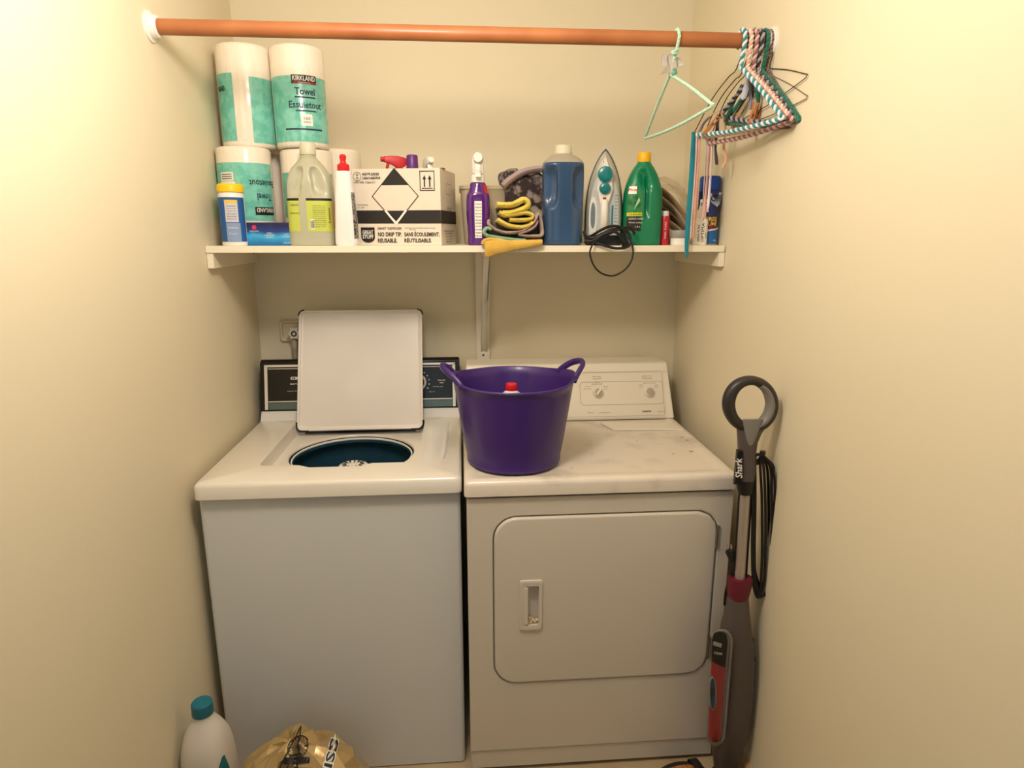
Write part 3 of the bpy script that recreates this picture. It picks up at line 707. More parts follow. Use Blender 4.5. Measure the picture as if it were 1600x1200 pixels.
# ------------------------------------------------------------------ white bottle with red nozzle cap
o = thing('squeeze_bottle', 'slim white bottle with a red twist nozzle, left of the cardboard box', 'bottle', (-.328, -.385, ZS), -.15)
sb = Body(smooth_st([(0, .029, .022, 3.2), (.004, .032, .024, 3.6), (.06, .031, .024, 3.6), (.14, .027, .022, 3.4), (.19, .0235, .020, 3), (.204, .022, .019, 3), (.208, .020, .018, 2.4)]))
obj('bottle_body', sb.mesh(44), M('bottle_white', (236, 234, 232), .35), o, angle=60)
nz_ = lathe([(.016, .206), (.017, .208), (.017, .224), (.014, .228), (.009, .230), (.0075, .238), (.0095, .244), (.0095, .250), (.006, .254), (0, .254)], 28)
obj('nozzle_cap', nz_, M('red_cap', (214, 30, 40), .35), o, label='red twist nozzle cap')
obj('label', sb.patch(-1.75, -.95, .05, .125, nt=8), M('orange_red_label', (206, 90, 50), .4), o, label='orange-red label wrapping the side')
obj('label', sb.patch(.95, 1.75, .02, .15, nt=8), M('label_grey_print', (150, 146, 140), .4, nz=(160, 2, .45, .55), c2=(60, 56, 54)), o)

# ------------------------------------------------------------------ cardboard carton with print, open at top
yaw = -.225
BW, BD, BH = .268, .19, .2195
c0 = Vector((-.0535, -.385, ZS+.0002)); ex = Vector((math.cos(yaw), math.sin(yaw), 0)); 
bx = thing('cardboard_box', 'white cardboard box of spray foam with black band and hazard diamond', 'box', c0, yaw)
m_card = M('white_cardboard', (228, 216, 198), .6, bump=(120, .05)); m_cb = M('cardboard_band_black', (34, 30, 28), .5)
th_ = .004
mb = MB()
mb.box((-BW, 0, 0), (0, th_, BH)); mb.box((-BW, BD-th_, 0), (0, BD, BH)); mb.box((-BW, th_, 0), (-BW+th_, BD-th_, BH)); mb.box((-th_, th_, 0), (0, BD-th_, BH)); mb.box((-BW+th_, th_, 0), (-th_, BD-th_, th_))
obj('carton_wall', mb, m_card, bx, smooth=False, bevel=.0008)
mb = MB(); mb.add([(-.003, .0, BH), (0, .0, BH), (.012, .09, BH+.002), (.008, .09, BH+.003), (-.012, .0, BH+.004)], [(0, 1, 2, 3), (0, 3, 4)])
def fp(pts, off=.0006): return MB().add([(x, -off, z) for x, z in pts], [tuple(range(len(pts)))])
def sd(pts, off=.0006): return MB().add([(off, y, z) for y, z in pts], [tuple(range(len(pts)))])
U = BW/136.0; 
def q(px, py): # front print coordinates from measured corners
    return (-BW+(px-561)/(690-561)*BW, (382-py)/(382-264)*BH)
z0, z1 = q(0, 348)[1], q(0, 327.5)[1]
obj('black_band', fp([(-BW, z0), (0, z0), (0, z1), (-BW, z1)]), m_cb, bx, smooth=False)
obj('black_band', sd([(0, z0), (BD, z0), (BD, z1), (0, z1)]), m_cb, bx, smooth=False)
cxd, czd = q(624, 306); hw = .072; hh = .080
mb = MB(); o4 = [(cxd, czd-hh), (cxd+hw, czd), (cxd, czd+hh), (cxd-hw, czd)]; s_ = .955
obj('diamond_field', fp([(cxd+(x-cxd)*s_, czd+(z-czd)*s_) for x, z in o4], .0009), m_card, bx, smooth=False)
m_wband = m_wink
lo = [(cxd, czd-hh), (cxd+hw, czd), (cxd, czd+hh), (cxd-hw, czd)]
mb = MB(); mb.add([(x, -.0012, z) for x, z in lo]+[(cxd+(x-cxd)*s_, -.0012, czd+(z-czd)*s_) for x, z in lo], [(i, (i+1) % 4, (i+1) % 4+4, i+4) for i in range(4)])
obj('diamond_outline', mb, m_ink, bx, smooth=False)
yb = z1
t_ = (czd+hh*s_-q(0, 289)[1])/(hh*s_)
obj('diamond_tip', fp([(cxd, czd+hh*s_), (cxd-hw*s_*t_, czd+hh*s_*(1-t_)), (cxd+hw*s_*t_, czd+hh*s_*(1-t_))], .0012), m_cb, bx, smooth=False)
t_ = (z1-.001-(czd-hh*s_))/(hh*s_)
if t_ > 0: obj('diamond_tip', fp([(cxd, czd-hh*s_*.94), (cxd+hw*s_*t_*.92, czd-hh*s_*(1-t_)), (cxd-hw*s_*t_*.92, czd-hh*s_*(1-t_))], .0012), m_cb, bx, smooth=False)
t2 = t_+.03
mb = MB().add([(x, -.0015, z) for x, z in ((cxd, czd-hh-.003), (cxd+hw*t2, czd-hh*(1-t2)), (cxd+hw*t2-.008, czd-hh*(1-t2)), (cxd, czd-hh+.006), (cxd-hw*t2+.008, czd-hh*(1-t2)), (cxd-hw*t2, czd-hh*(1-t2)))], [(0, 1, 2, 3), (0, 3, 4, 5)])
obj('diamond_white_edge', mb, m_wink, bx, smooth=False)
def bt(s, px, py, w, h, bold=0, mat=m_ink, off=.0014):
    x, z = q(px, py); return text(s, mat, bx, lambda u, v: Vector((x+u, -off, z+v)), w=w, h=h, bold=bold)
bt('4G/Y9.2/S/20', 589, 272, .052, .0075, .03); bt('USA/+AB3934', 590, 278, .055, .0075, .03); bt('UN1950, Class 2.1', 579.5, 284.5, .066, .0070, .01)
x, z = q(569, 275.5); obj('un_ring', MB().add([(x+r_*math.cos(2*PI*k/28), -.0012, z+r_*math.sin(2*PI*k/28)) for r_ in (.0125, .0113) for k in range(28)], [(k, (k+1) % 28, (k+1) % 28+28, k+28) for k in range(28)]), m_ink, bx, smooth=False)
bt('u', 569, 273, .006, .006, .01); bt('n', 569, 278, .006, .006, .01)
bt('CONTAINS PRESS', 575, 319, .034, .004); bt('L151 0001', 572, 323, .024, .004)
x0, zz0 = q(660.5, 298); x1, zz1 = q(682, 268)
mb = MB(); w2 = .0022
for a in ((x0, zz0, x1, zz0+w2), (x0, zz1-w2, x1, zz1), (x0, zz0, x0+w2, zz1), (x1-w2, zz0, x1, zz1), (x0+.006, zz0+.006, x1-.006, zz0+.008)): mb.add([(a[0], -.0012, a[1]), (a[2], -.0012, a[1]), (a[2], -.0012, a[3]), (a[0], -.0012, a[3])], [(0, 1, 2, 3)])
for xc in ((x0*2+x1)/3-.0005, (x0+2*x1)/3+.0005):
    mb.add([(xc+dx, -.0012, zz0+dz) for dx, dz in ((-.002, .011), (.002, .011), (.002, .032), (-.002, .032))], [(0, 1, 2, 3)]); mb.add([(xc+dx, -.0012, zz0+dz) for dx, dz in ((-.0055, .032), (.0055, .032), (0, .044))], [(0, 1, 2)])
obj('this_way_up_mark', mb, m_ink, bx, smooth=False)
x, z = q(581, 366); sh_ = [(x-.0215, z+.0225), (x+.0215, z+.0225), (x+.0215, z-.006)]+[(x+.0215*math.cos(-a), z-.006-.0165*math.sin(a)) for a in [PI*k/12 for k in range(1, 12)]]+[(x-.0215, z-.006)]
obj('shield_logo', fp(sh_, .0010), m_cb, bx, smooth=False)
bt('GREAT', 581, 361.5, .034, .0115, .020, m_wink, .0018); bt('STUFF', 581, 368.5, .034, .0115, .020, m_wink, .0018)
bt('SMART DISPENSER', 614, 355.5, .076, .0065, .02, M('grey_text', (92, 84, 78), .5)); bt('NO DRIP TIP.', 614, 364.8, .074, .0125, .030); bt('REUSABLE.', 610, 374.5, .060, .0125, .030)
bt('SANS ÉCOULEMENT.', 661.5, 364, .108, .0145, .030); bt('RÉUTILISABLE.', 655.5, 373.5, .084, .0145, .030)
bt('DISTRIBUTEUR INTELLIGENT POUR', 659, 355, .092, .003); bt('MOUSSE', 648, 357.5, .020, .0025)
def st(s, y, z, w, h, bold=0): return text(s, m_inkb, bx, lambda u, v: Vector((.0012, y+u, z+v)), w=w, h=h, bold=bold)
for k in range(5): st(('Great Stuff', 'Smart Dispenser', 'Insulating Foam', '12 x 340 g', 'Made in USA')[k], .09, .042-k*.008, .12-.012*k, .005, .01)
for k in range(4): st(('DANGER', 'EXTREMELY', 'FLAMMABLE', 'CONTENTS')[k], .10, .10-k*0.006+.01, .06, .004)
y0_, z0_ = .065, .150; mb = MB()
for a in ((y0_, z0_, y0_+.055, z0_+.001), (y0_, z0_+.03, y0_+.055, z0_+.031), (y0_, z0_, y0_+.001, z0_+.03), (y0_+.054, z0_, y0_+.055, z0_+.03)): mb.add([(.0012, a[0], a[1]), (.0012, a[2], a[1]), (.0012, a[2], a[3]), (.0012, a[0], a[3])], [(0, 1, 2, 3)])
obj('address_box', mb, m_inkb, bx, smooth=False)
mb = MB().box((-.008, .03, BH+.0002), (.003, .055, BH+.003)); obj('staple', mb, m_black, bx, smooth=False)

# bottles standing inside the carton
def trigger_head(o, z, mat, mat2, s=1.0, ang=0, nz=1):
    """spray head: neck collar, body, nozzle and trigger, pointing to -X before rotation"""
    c, q_ = math.cos(ang), math.sin(ang)
    def rot(mb):
        mb.v = [Vector((v.x*c-v.y*q_, v.x*q_+v.y*c, v.z)) for v in mb.v]; return mb
    obj('collar', lathe([(.0135*s, z-.004), (.0145*s, z), (.0145*s, z+.014*s), (.012*s, z+.017*s)], 24), mat2, o)
    hb = MB().loft([[(x, y*wd, z+zz) for y, zz in ((-.011, a), (.011, a), (.012, (a+b_)/2), (.009, b_), (-.009, b_), (-.012, (a+b_)/2))] for x, wd, a, b_ in
        ((.026*s, .8, .030*s, .040*s), (.016*s, 1, .020*s, .046*s), (-.004*s, 1, .016*s, .050*s), (-.024*s, .9, .027*s, .050*s), (-.044*s, .75, .032*s, .048*s))])
    obj('spray_head', rot(hb), mat, o, bevel=.0015)
    obj('nozzle', rot(MB().tube([(-.043*s, 0, z+.040*s), (-.054*s, 0, z+.040*s)], .0075*s, 16)), mat2 if nz else mat, o)
    obj('trigger', rot(MB().tube(catmull([(-.030*s, 0, z+.034*s), (-.036*s, 0, z+.014*s), (-.033*s, 0, z-.006*s), (-.040*s, 0, z-.022*s)], 4), .0045*s, 10, flat=1.7, upv=(1, 0, 0))), mat, o)
def inbox(u, v): 
    p = c0+ex*(-u)+Vector((math.sin(-yaw), math.cos(yaw), 0))*v; return (p.x, p.y, ZS+.0045)
# red sprayer
m_redp = M('red_plastic', (196, 34, 44), .4); m_purp = M('purple_plastic', (98, 40, 120), .35)
p = inbox(.142, .062)
o = thing('spray_bottle', 'spray bottle with a red and grey trigger head poking out of the cardboard box', 'spray bottle', p, 0, 'bottles inside the cardboard box')
obj('bottle_body', lathe([(.028, 0), (.032, .004), (.032, .12), (.026, .16), (.014, .19), (.0125, .206)], 28), M('bottle_white', (236, 234, 232), .35), o)
trigger_head(o, .206, m_redp, m_redp, 1.0, .25)
p = inbox(.100, .06)
o = thing('bottle', 'bottle with a tall purple cap poking out of the cardboard box', 'bottle', p, 0, 'bottles inside the cardboard box')
obj('bottle_body', lathe([(.019, 0), (.0205, .003), (.0205, .18), (.017, .205), (.0165, .212)], 28), m_wht, o)
obj('cap', lathe([(.0175, .210), (.0178, .212), (.0170, .254), (.0145, .2585), (0, .2585)], 28), m_purp, o, label='tall purple cap')
p = inbox(.060, .085)
o = thing('spray_bottle', 'spray bottle with an all-white head poking out of the box right half', 'spray bottle', p, 0, 'bottles inside the cardboard box')
obj('bottle_body', lathe([(.026, 0), (.029, .004), (.029, .12), (.024, .16), (.014, .185), (.0125, .196)], 28), m_wht, o)
trigger_head(o, .200, m_wht, m_wht, 1.05, PI/2+.25)

# ------------------------------------------------------------------ translucent storage bin and the dark cloth in it
bn = thing('storage_bin', 'frosted translucent plastic bin at the back of the shelf centre', 'storage bin', (.150, -.165, ZS))
m_bin = M('bin_frosted', (214, 200, 172), .5, trans=.35)
def BR(e, z, g=0): return [(x, y, z) for x, y in rrect(-.140+e-g, -.095+e, .140-e+g, .13-e, .022, 6)]
obj('bin_wall', MB().loft([BR(.010, 0), BR(.006, .004), BR(0, .09, .0), BR(-.004, .166, .0), BR(-.009, .170), BR(-.009, .178), BR(-.004, .180), BR(-.001, .176), BR(.003, .09), BR(.010, .006)]), m_bin, bn, angle=50)
dk = thing('dark_cloth', 'crumpled grey-brown patterned cloth spilling from the frosted bin behind the yellow cloths', 'cloth', (.20, -.18, ZS+.012))
m_dark = M('dark_patterned_cloth', (150, 134, 128), .9, nz=(44, 6, .46, .62), c2=(50, 38, 38), bump=(60, .5), sheen=.3)
mb = MB(); rings = []
for i in range(22):
    t = i/21; z = .0+.218*math.sin(t*PI/2)**.9; rr_ = .062*(1-max(0, (t-.72)/.28)**2*.75)
    ring = []
    for k in range(40):
        a = 2*PI*k/40; nn = noise.noise(Vector((math.cos(a)*2.4, math.sin(a)*2.4, z*22)))
        r_ = rr_*(1+.24*nn); ring.append((r_*1.08*math.cos(a)*(1.0 if z > .16 else .98), r_*.95*math.sin(a), z+.012*nn))
    rings.append(ring)
obj('crumpled_cloth', mb.loft(rings), m_dark, dk, angle=80)
g = []
for j in range(12):
    row = []
    for i in range(17):
        px = 788+60*i/16; t = j/11; p0 = at(px, 292-20*math.sin(min(1, i/9)*PI/2)-3*math.sin(i), -.275); p1 = at(px+2*math.sin(i*1.7), 322+5*math.sin(i*.9), -.275)
        p = p0.lerp(p1, t); p.y = -.272-.010*abs(noise.noise(Vector((i*.6, j*.35, 2))))-.008*math.sin(t*PI)
        row.append(p-Vector((.20, -.18, ZS+.012)))
    g.append(row)
g.insert(0, [v+Vector((0, .05, .004)) for v in g[0]])
obj('draped_front', MB().sheet(g), m_dark, dk, solid=.004, sub=1)
# folded grey band lying along the top of the cloth
pth = catmull([at(786, 291, -.282)-Vector((.20, -.18, ZS+.012)), at(797, 281, -.282)-Vector((.20, -.18, ZS+.012)), at(815, 270, -.282)-Vector((.20, -.18, ZS+.012)), at(834, 265, -.282)-Vector((.20, -.18, ZS+.012)), at(856, 264, -.282)-Vector((.20, -.18, ZS+.012))], 6)
obj('folded_band', MB().tube(pth, .0105, 12, flat=2.6, upv=(0, 0, 1)), M('mauve_grey_cloth', (168, 148, 150), .9, bump=(70, .4), sheen=.3), dk, label='lighter mauve-grey folded edge')

# ------------------------------------------------------------------ purple spray bottle
o = thing('spray_bottle', 'purple spray bottle with a white head, standing right of the cardboard box', 'spray bottle', (.057, -.345, ZS), 0)
m_pc = M('purple_liquid_bottle', (92, 34, 122), .15, coat=.4, trans=.15)
pb = Body(smooth_st([(0, .030, .021, 3), (.004, .0325, .023, 3.4), (.03, .0315, .023, 3.2), (.06, .0335, .024, 3.2), (.10, .0355, .025, 3.2), (.142, .0345, .0245, 3), (.155, .028, .022, 2.6), (.168, .0245, .020, 2.2), (.180, .0225, .018, 2), (.190, .0135, .0135, 2), (.196, .0125, .0125, 2)]))
obj('bottle_body', pb.mesh(48), m_pc, o, angle=70)
obj('back_label', pb.patch(-.42, .38, .022, .128, .0008, 12, 6, lambda z, a, b_: (a+.0*z, b_)), m_wink, o, label='white back label with small print')
for k in range(11): text(('Directions', 'shake well', 'spray on stain', 'leave 5 min', 'rub gently', 'wash as usual', 'CAUTION', 'eye irritant', 'rinse with', 'water. 650', 'mL'), m_ink, o, None) if False else text(('Directions', 'shake well', 'spray on stain', 'leave 5 min', 'rub gently', 'wash as usual', 'CAUTION', 'eye irritant', 'rinse with', 'water', '650 mL')[k], m_ink, o, pb.xf(-.01, .120-k*.0092, .0014), w=.017, h=.0046, bold=.01)
obj('side_label', pb.patch(.75, 1.4, .150, .176, .0012, 8, 4), m_redp, o, label='red shoulder label')
obj('neck_collar', lathe([(.0205, .182), (.021, .186), (.019, .204), (.0145, .208)], 28), m_wht, o)
obj('head_stem', MB().loft([[(x, y, z) for x, y in rrect(-a, -b_, a, c_, .004)] for z, a, b_, c_ in ((.206, .0155, .017, .013), (.212, .0165, .020, .014), (.245, .0165, .024, .014), (.256, .0145, .026, .012), (.262, .010, .02, .008))]), m_wht, o)
obj('nozzle', MB().tube([(0, -.016, .250), (0, -.036, .250), (0, -.042, .2495)], [.0135, .0145, .0125], 24), m_wht, o)
obj('trigger', MB().tube(catmull([(0, -.020, .236), (0, -.034, .222), (0, -.031, .205), (0, -.036, .194)], 4), .004, 10, flat=2.0, upv=(0, 1, 0)), m_wht, o)

# ------------------------------------------------------------------ folded cloths
def fold(name, label, pts, y0, y1, th, mat, group='folded microfibre cloths on the shelf', bulge=.004):
    """a cloth folded back and forth: profile in X-Z, running back in Y"""
    P = catmull([at(px, py, y0) for px, py in pts], 6)
    base = Vector((sum(p.x for p in P)/len(P), y0+.06, min(p.z for p in P)))
    o = thing(name, label, 'cloth', base, 0, group)
    rings = []
    NY = 9
    for i in range(NY):
        t = i/(NY-1); y = y0+(y1-y0)*t; top_, bot = [], []
        for j, p in enumerate(P):
            a = P[max(j-1, 0)]; b_ = P[min(j+1, len(P)-1)]; tg = Vector((b_.x-a.x, 0, b_.z-a.z)).normalized(); nr = Vector((-tg.z, 0, tg.x))
            w_ = th/2*(1-.75*(abs(2*t-1)**6))
            nn = noise.noise(Vector((p.x*30+t*2, y*22, p.z*30)))*.003*(0.2+t)
            c_ = Vector((p.x, y+.005*noise.noise(Vector((p.x*25, p.z*40, th*900)))*(1-t), p.z))+nr*nn
            top_.append(c_+nr*w_); bot.append(c_-nr*w_)
        rings.append([v-base for v in top_+bot[::-1]])
    obj('folded_layer', MB().loft(rings), mat, o, angle=80, sub=0)
    return o
m_yc = M('yellow_microfibre', (240, 218, 84), .95, bump=(420, .5), sheen=.5, nz=(30, 3, .3, .7), c2=(230, 202, 70))
m_yc2 = M('golden_microfibre', (228, 184, 78), .95, bump=(420, .5), sheen=.5, nz=(30, 3, .3, .7), c2=(214, 170, 66))
m_gc = M('green_microfibre', (130, 180, 138), .95, bump=(420, .5), sheen=.5)
m_tc = M('taupe_cloth', (186, 164, 152), .95, bump=(200, .5), nz=(40, 3, .35, .65), c2=(160, 132, 124), sheen=.4)
def cut(pts, y0, label, th, mat): return fold('folded_cloth', label, pts, y0, -.265, th, mat)
cut([(777, 319), (790, 320), (803, 319), (812, 315), (819, 311), (825, 314), (826, 321), (816, 327), (800, 332), (786, 333)], -.40, 'bright yellow folded cloth on top of the cloth stack', .0185, m_yc)
cut([(781, 331), (790, 336), (805, 335), (822, 332), (833, 336), (830, 342), (812, 344), (797, 343)], -.398, 'yellow cloth folded in the middle of the cloth stack', .0132, m_yc)
cut([(778, 343), (786, 348), (798, 353), (815, 355), (828, 352), (834, 347)], -.396, 'yellow cloth with a wavy edge just above the taupe cloth', .0150, m_yc)
cut([(765, 343), (764, 349), (770, 356), (780, 361), (796, 364), (815, 361), (830, 352), (838, 343), (842, 334), (846, 343), (848, 354), (848, 367), (836, 369), (818, 368), (812, 365), (824, 361), (836, 354), (841, 345)], -.395, 'taupe cloth curling round the yellow cloths in the stack', .0105, m_tc)
cut([(768, 358), (761, 357), (757, 363), (764, 369), (776, 371), (790, 373), (806, 375), (822, 376)], -.399, 'pale green folded cloth near the bottom of the stack', .0120, m_gc)
# bottom golden cloth: lies on the shelf and hangs over its front edge
go = thing('hanging_cloth', 'golden yellow cloth at the bottom of the stack hanging over the shelf edge', 'cloth', (.15, -.40, ZS), 0, 'folded microfibre cloths on the shelf')
g = []
topx = [(756 + (848-756)*i/14) for i in range(15)]
for j in range(13):
    row = []
    for i, px in enumerate(topx):
        t = i/14; drop = (403-(401-381)*(t**.8)) if t > .12 else 403-(.12-t)*4
        if j < 6:   # on the shelf
            y = -.29-(j/5)*(.432-.29); p = at(px, 383.5, -.43); lift = .010+.012*math.exp(-((t-.2)/.2)**2)*(j/5)
            row.append(Vector((p.x, y, ZS+lift)))
        else:
            s_ = (j-6)/6; pT = at(px, 377-3*t, -.438); pB = at(px+(1.5 if t < .5 else 0), drop, -.441)
            p = pT.lerp(pB, s_); p.y = -.438-.006*math.sin(s_*PI)-.003*math.sin(t*9)
            row.append(p)
    g.append([v-Vector((.15, -.40, ZS)) for v in row])
obj('cloth_sheet', MB().sheet(g), m_yc2, go, solid=.0045, sub=1)
# rolled left edge of that cloth
obj('rolled_edge', MB().tube(catmull([Vector(at(x_, y_, -.437))-Vector((.15, -.40, ZS)) for x_, y_ in ((754, 382), (757, 376), (768, 374), (780, 377), (800, 380), (825, 380), (846, 378))], 5), [.0055]*10+[.0055-(.003)*i/20 for i in range(21)], 10, flat=.9), m_yc2, go)

# ------------------------------------------------------------------ big blue-liquid jug
o = thing('blue_liquid_jug', 'tall translucent jug of dark blue liquid left of the iron', 'jug', (.3120, -.345, ZS), 0)
bj = Body([(0, .052, .046, 3), (.003, .057, .050, 3.2), (.01, .0595, .0525, 3.4), (.10, .0600, .0525, 3.4), (.20, .0610, .0535, 3.4), (.232, .0605, .053, 3.4), (.238, .059, .052, 3.2)],
          dents=((.78, .168, .36, .060, .022, 0), (-.78, .168, .36, .060, .022, 0)))
obj('jug_body', bj.mesh(80, .006), M('blue_liquid_plastic', (54, 86, 122), .3, coat=.25, bump=(8, .05), trans=.08, nz=(5, 2, .3, .7), c2=(44, 72, 106)), o, angle=80)
sh2 = Body(smooth_st([(.237, .0592, .052, 3.2), (.243, .0575, .050, 3), (.252, .048, .043, 2.6), (.260, .034, .033, 2.2), (.264, .0265, .0265, 2)]))
obj('clear_shoulder', sh2.mesh(48), M('clear_shoulder_plastic', (206, 196, 176), .35, trans=.4), o, label='empty clear shoulder above the liquid')
obj('cap', lathe([(.0255, .262), (.0268, .264), (.0268, .270), (.0258, .272), (.0248, .286), (.0225, .289), (0, .289)], 36), m_frost_cap, o)

# ------------------------------------------------------------------ steam iron standing on its heel
ir = thing('steam_iron', 'silver steam iron with teal dials standing upright on its heel', 'iron', (.440, -.345, ZS), -.19)
m_sil = M('iron_silver', (196, 194, 184), .3, metal=.35); m_dg = M('iron_dark_grey', (92, 86, 82), .4); m_ltg = M('iron_pale', (222, 218, 206), .35); m_tl = M('iron_teal', (4, 112, 114), .3, coat=.3)
IH = .290
def iw(t):       # half width along the height, pointed arch
    t = max(0.0, min(1.0, t))
    return .0595*(1-t**3.3)**.86*(1-.05*(1-t)**3) if t < .999 else .0
def iro(scale, y, zb, zt, n=26, wmin=.0):
    L_ = [(iw(k/n)*scale+0, zb+(zt-zb)*k/n) for k in range(n+1)]
    return [(x, y, z) for x, z in L_]+[(-x, y, z) for x, z in reversed(L_[:-1])]
def ir_ring(sc, y, zb, zt):
    return iro(sc, y, zb, zt)
obj('soleplate', MB().loft([ir_ring(1.0, .034, .004, IH), ir_ring(1.02, .030, .004, IH+.001), ir_ring(1.02, .027, .004, IH+.001)]), m_sil, ir, angle=30)
obj('skirt', MB().loft([ir_ring(1.0, .027, .003, IH-.003), ir_ring(.99, .012, .003, IH-.006), ir_ring(.93, .006, .004, IH-.014)]), m_dg, ir, angle=30)
obj('body_shell', MB().loft([ir_ring(.94, .0075, .010, IH-.013), ir_ring(.92, -.004, .012, IH-.020), ir_ring(.86, -.014, .016, IH-.032), ir_ring(.76, -.020, .022, IH-.052)]), m_sil, ir, angle=25)
# pale centre spine with handle
sp_ = [(-.0, .262), (.010, .236), (.021, .200), (.026, .165), (.020, .140), (.0135, .120), (.0135, .040), (.013, .030)]
spl = [(x, -.019, z) for x, z in sp_]+[(-x, -.019, z) for x, z in reversed(sp_[1:])]
obj('spine', MB().loft([spl, [(x*.96, -.030, (z-.14)*.98+.14) for x, _, z in spl], [(x*.8, -.034, (z-.14)*.95+.14) for x, _, z in spl]]), m_ltg, ir, angle=30)
def disc(cx_, cz_, r_, y0_, y1_, mat, name, parent, n=28, knurl=0, label=None):
    def R_(r, y): return [(cx_+r*(1+(knurl if k % 2 else 0))*math.cos(2*PI*k/n), y, cz_+r*(1+(knurl if k % 2 else 0))*math.sin(2*PI*k/n)) for k in range(n)]
    return obj(name, MB().loft([R_(r_, y0_), R_(r_, y1_+.0015), R_(r_*.9, y1_), R_(r_*.3, y1_-.0004)]), mat, parent, label=label, angle=50)
disc(0, .2060, .0220, -.030, -.046, m_tl, 'dial', ir, 40, .015, 'large teal temperature dial')
d2 = disc(0, .1660, .0165, -.030, -.044, m_tl, 'dial', ir, 32, 0, 'smaller teal steam button')
obj('button_line', MB().box((-.014, -.0452, .1650), (.014, -.0438, .1665)), M('teal_dark', (8, 92, 92), .4), d2, smooth=False)
obj('button', MB().box((-.0048, -.0368, .131), (.0048, -.030, .1405)), M('iron_red', (150, 40, 36), .4), ir, bevel=.001, label='small red button')
obj('spray_nozzle', MB().box((-.0075, -.033, .2385), (.000, -.0270, .243)), m_black, ir, smooth=False)
obj('handle', MB().loft([[(x*.0105, y-.004*0, z) for x, y in ((-1, -.020), (-1.05, y1_-.000), (-.6, y1_-.006), (.6, y1_-.006), (1.05, y1_), (1, -.020))] for z, y1_ in ((.034, -.030), (.05, -.040), (.085, -.046), (.122, -.042), (.134, -.034))]), m_ltg, ir, bevel=.002)
for s in (-1, 1):
    pl = [(s*(.033+.0065*math.cos(2*PI*k/24)), -.0235-.0005, .088+.038*math.copysign(abs(math.sin(2*PI*k/24))**.7, math.sin(2*PI*k/24))) for k in range(24)]
    if s < 0:
        obj('tank_window', MB().loft([[(x, -.0165, z) for x, y, z in pl], [(x, -.0225, z) for x, y, z in pl]]), M('window_grey_green', (112, 126, 120), .15, trans=.2, coat=.5), ir, label='grey-green water window')
        pl2 = [(-.033+.012*math.cos(2*PI*k/28), -.019, .082+.060*math.copysign(abs(math.sin(2*PI*k/28))**.7, math.sin(2*PI*k/28))) for k in range(28)]
        obj('window_surround', MB().loft([[(x, -.012, z) for x, y, z in pl2], [(x, -.0205, z) for x, y, z in pl2]]), m_ltg, ir)
for k in range(9): text(('LINEN', 'COTTON', 'RAYON', 'WOOL', 'SILK', 'POLY', 'NYLON', 'ACRYL', 'MIN')[k], m_ink, ir, (lambda z_: (lambda u, v: Vector((.036+u, -.0215, z_+v))))(.146-k*.0095), w=.010, h=.0035)
obj('scale_stripe', MB().box((.0225, -.0222, .052), (.0275, -.019, .118)), m_tl, ir, smooth=False)
obj('heel_rest', MB().loft([[(x, y, z) for x, y in rrect(-a, -.058, a, .030, .014)] for z, a in ((0, .050), (.002, .053), (.022, .051), (.030, .044))]), M('heel_dark', (34, 31, 30), .4), ir, bevel=.001)
# power cord of the iron, wrapped round the heel and hanging below the shelf in a ring
m_cord = M('black_cord', (22, 18, 17), .5)
def Wp(l, Y): return [at(a, b_, Y if len(q_) == 2 else q_[2]) for q_ in l for a, b_ in [q_[:2]]]
cordmb = MB()
loops = [[(916, 372, -.41), (925, 368, -.42), (938, 360, -.43), (952, 354, -.43), (966, 354, -.43), (975, 362, -.43), (978, 374, -.43), (978, 384, -.43)],
         [(914, 376, -.42), (926, 376, -.43), (940, 368, -.436), (958, 362, -.438), (968, 368, -.438), (975, 380, -.438)],
         [(914, 370, -.41), (928, 378, -.43), (946, 384, -.438), (962, 388, -.440), (976, 387, -.44), (984, 382, -.438), (980, 373, -.43), (968, 366, -.43)],
         [(912, 362, -.40), (920, 374, -.42), (936, 373, -.43), (950, 366, -.434), (968, 358, -.43), (985, 356, -.42), (992, 366, -.42)],
         [(913, 367, -.405), (924, 372, -.43), (944, 364, -.43), (960, 358, -.43), (980, 362, -.425), (984, 378, -.43), (972, 384, -.435)]]
for l in loops: cordmb.tube(catmull([at(*p) for p in l], 6), .0042, 8)
ringpts = [(984, 372, -.43), (988, 384, -.44), (989, 398, -.445), (984, 412, -.447), (973, 424, -.447), (957, 431, -.447), (940, 427, -.447), (928, 415, -.447), (922, 398, -.446), (924, 386, -.443), (931, 376, -.438), (945, 366, -.435), (955, 362, -.43)]
cordmb.tube(catmull([at(*p) for p in ringpts], 6), .0027, 8)
oc = obj('power_cord', cordmb, m_cord, None); oc.parent = ir; oc.matrix_parent_inverse = Matrix.Rotation(.19, 4, 'Z') @ Matrix.Translation(-Vector((.440, -.345, ZS)))
oc['label'] = 'tangled black power cord hanging in a ring below the shelf'

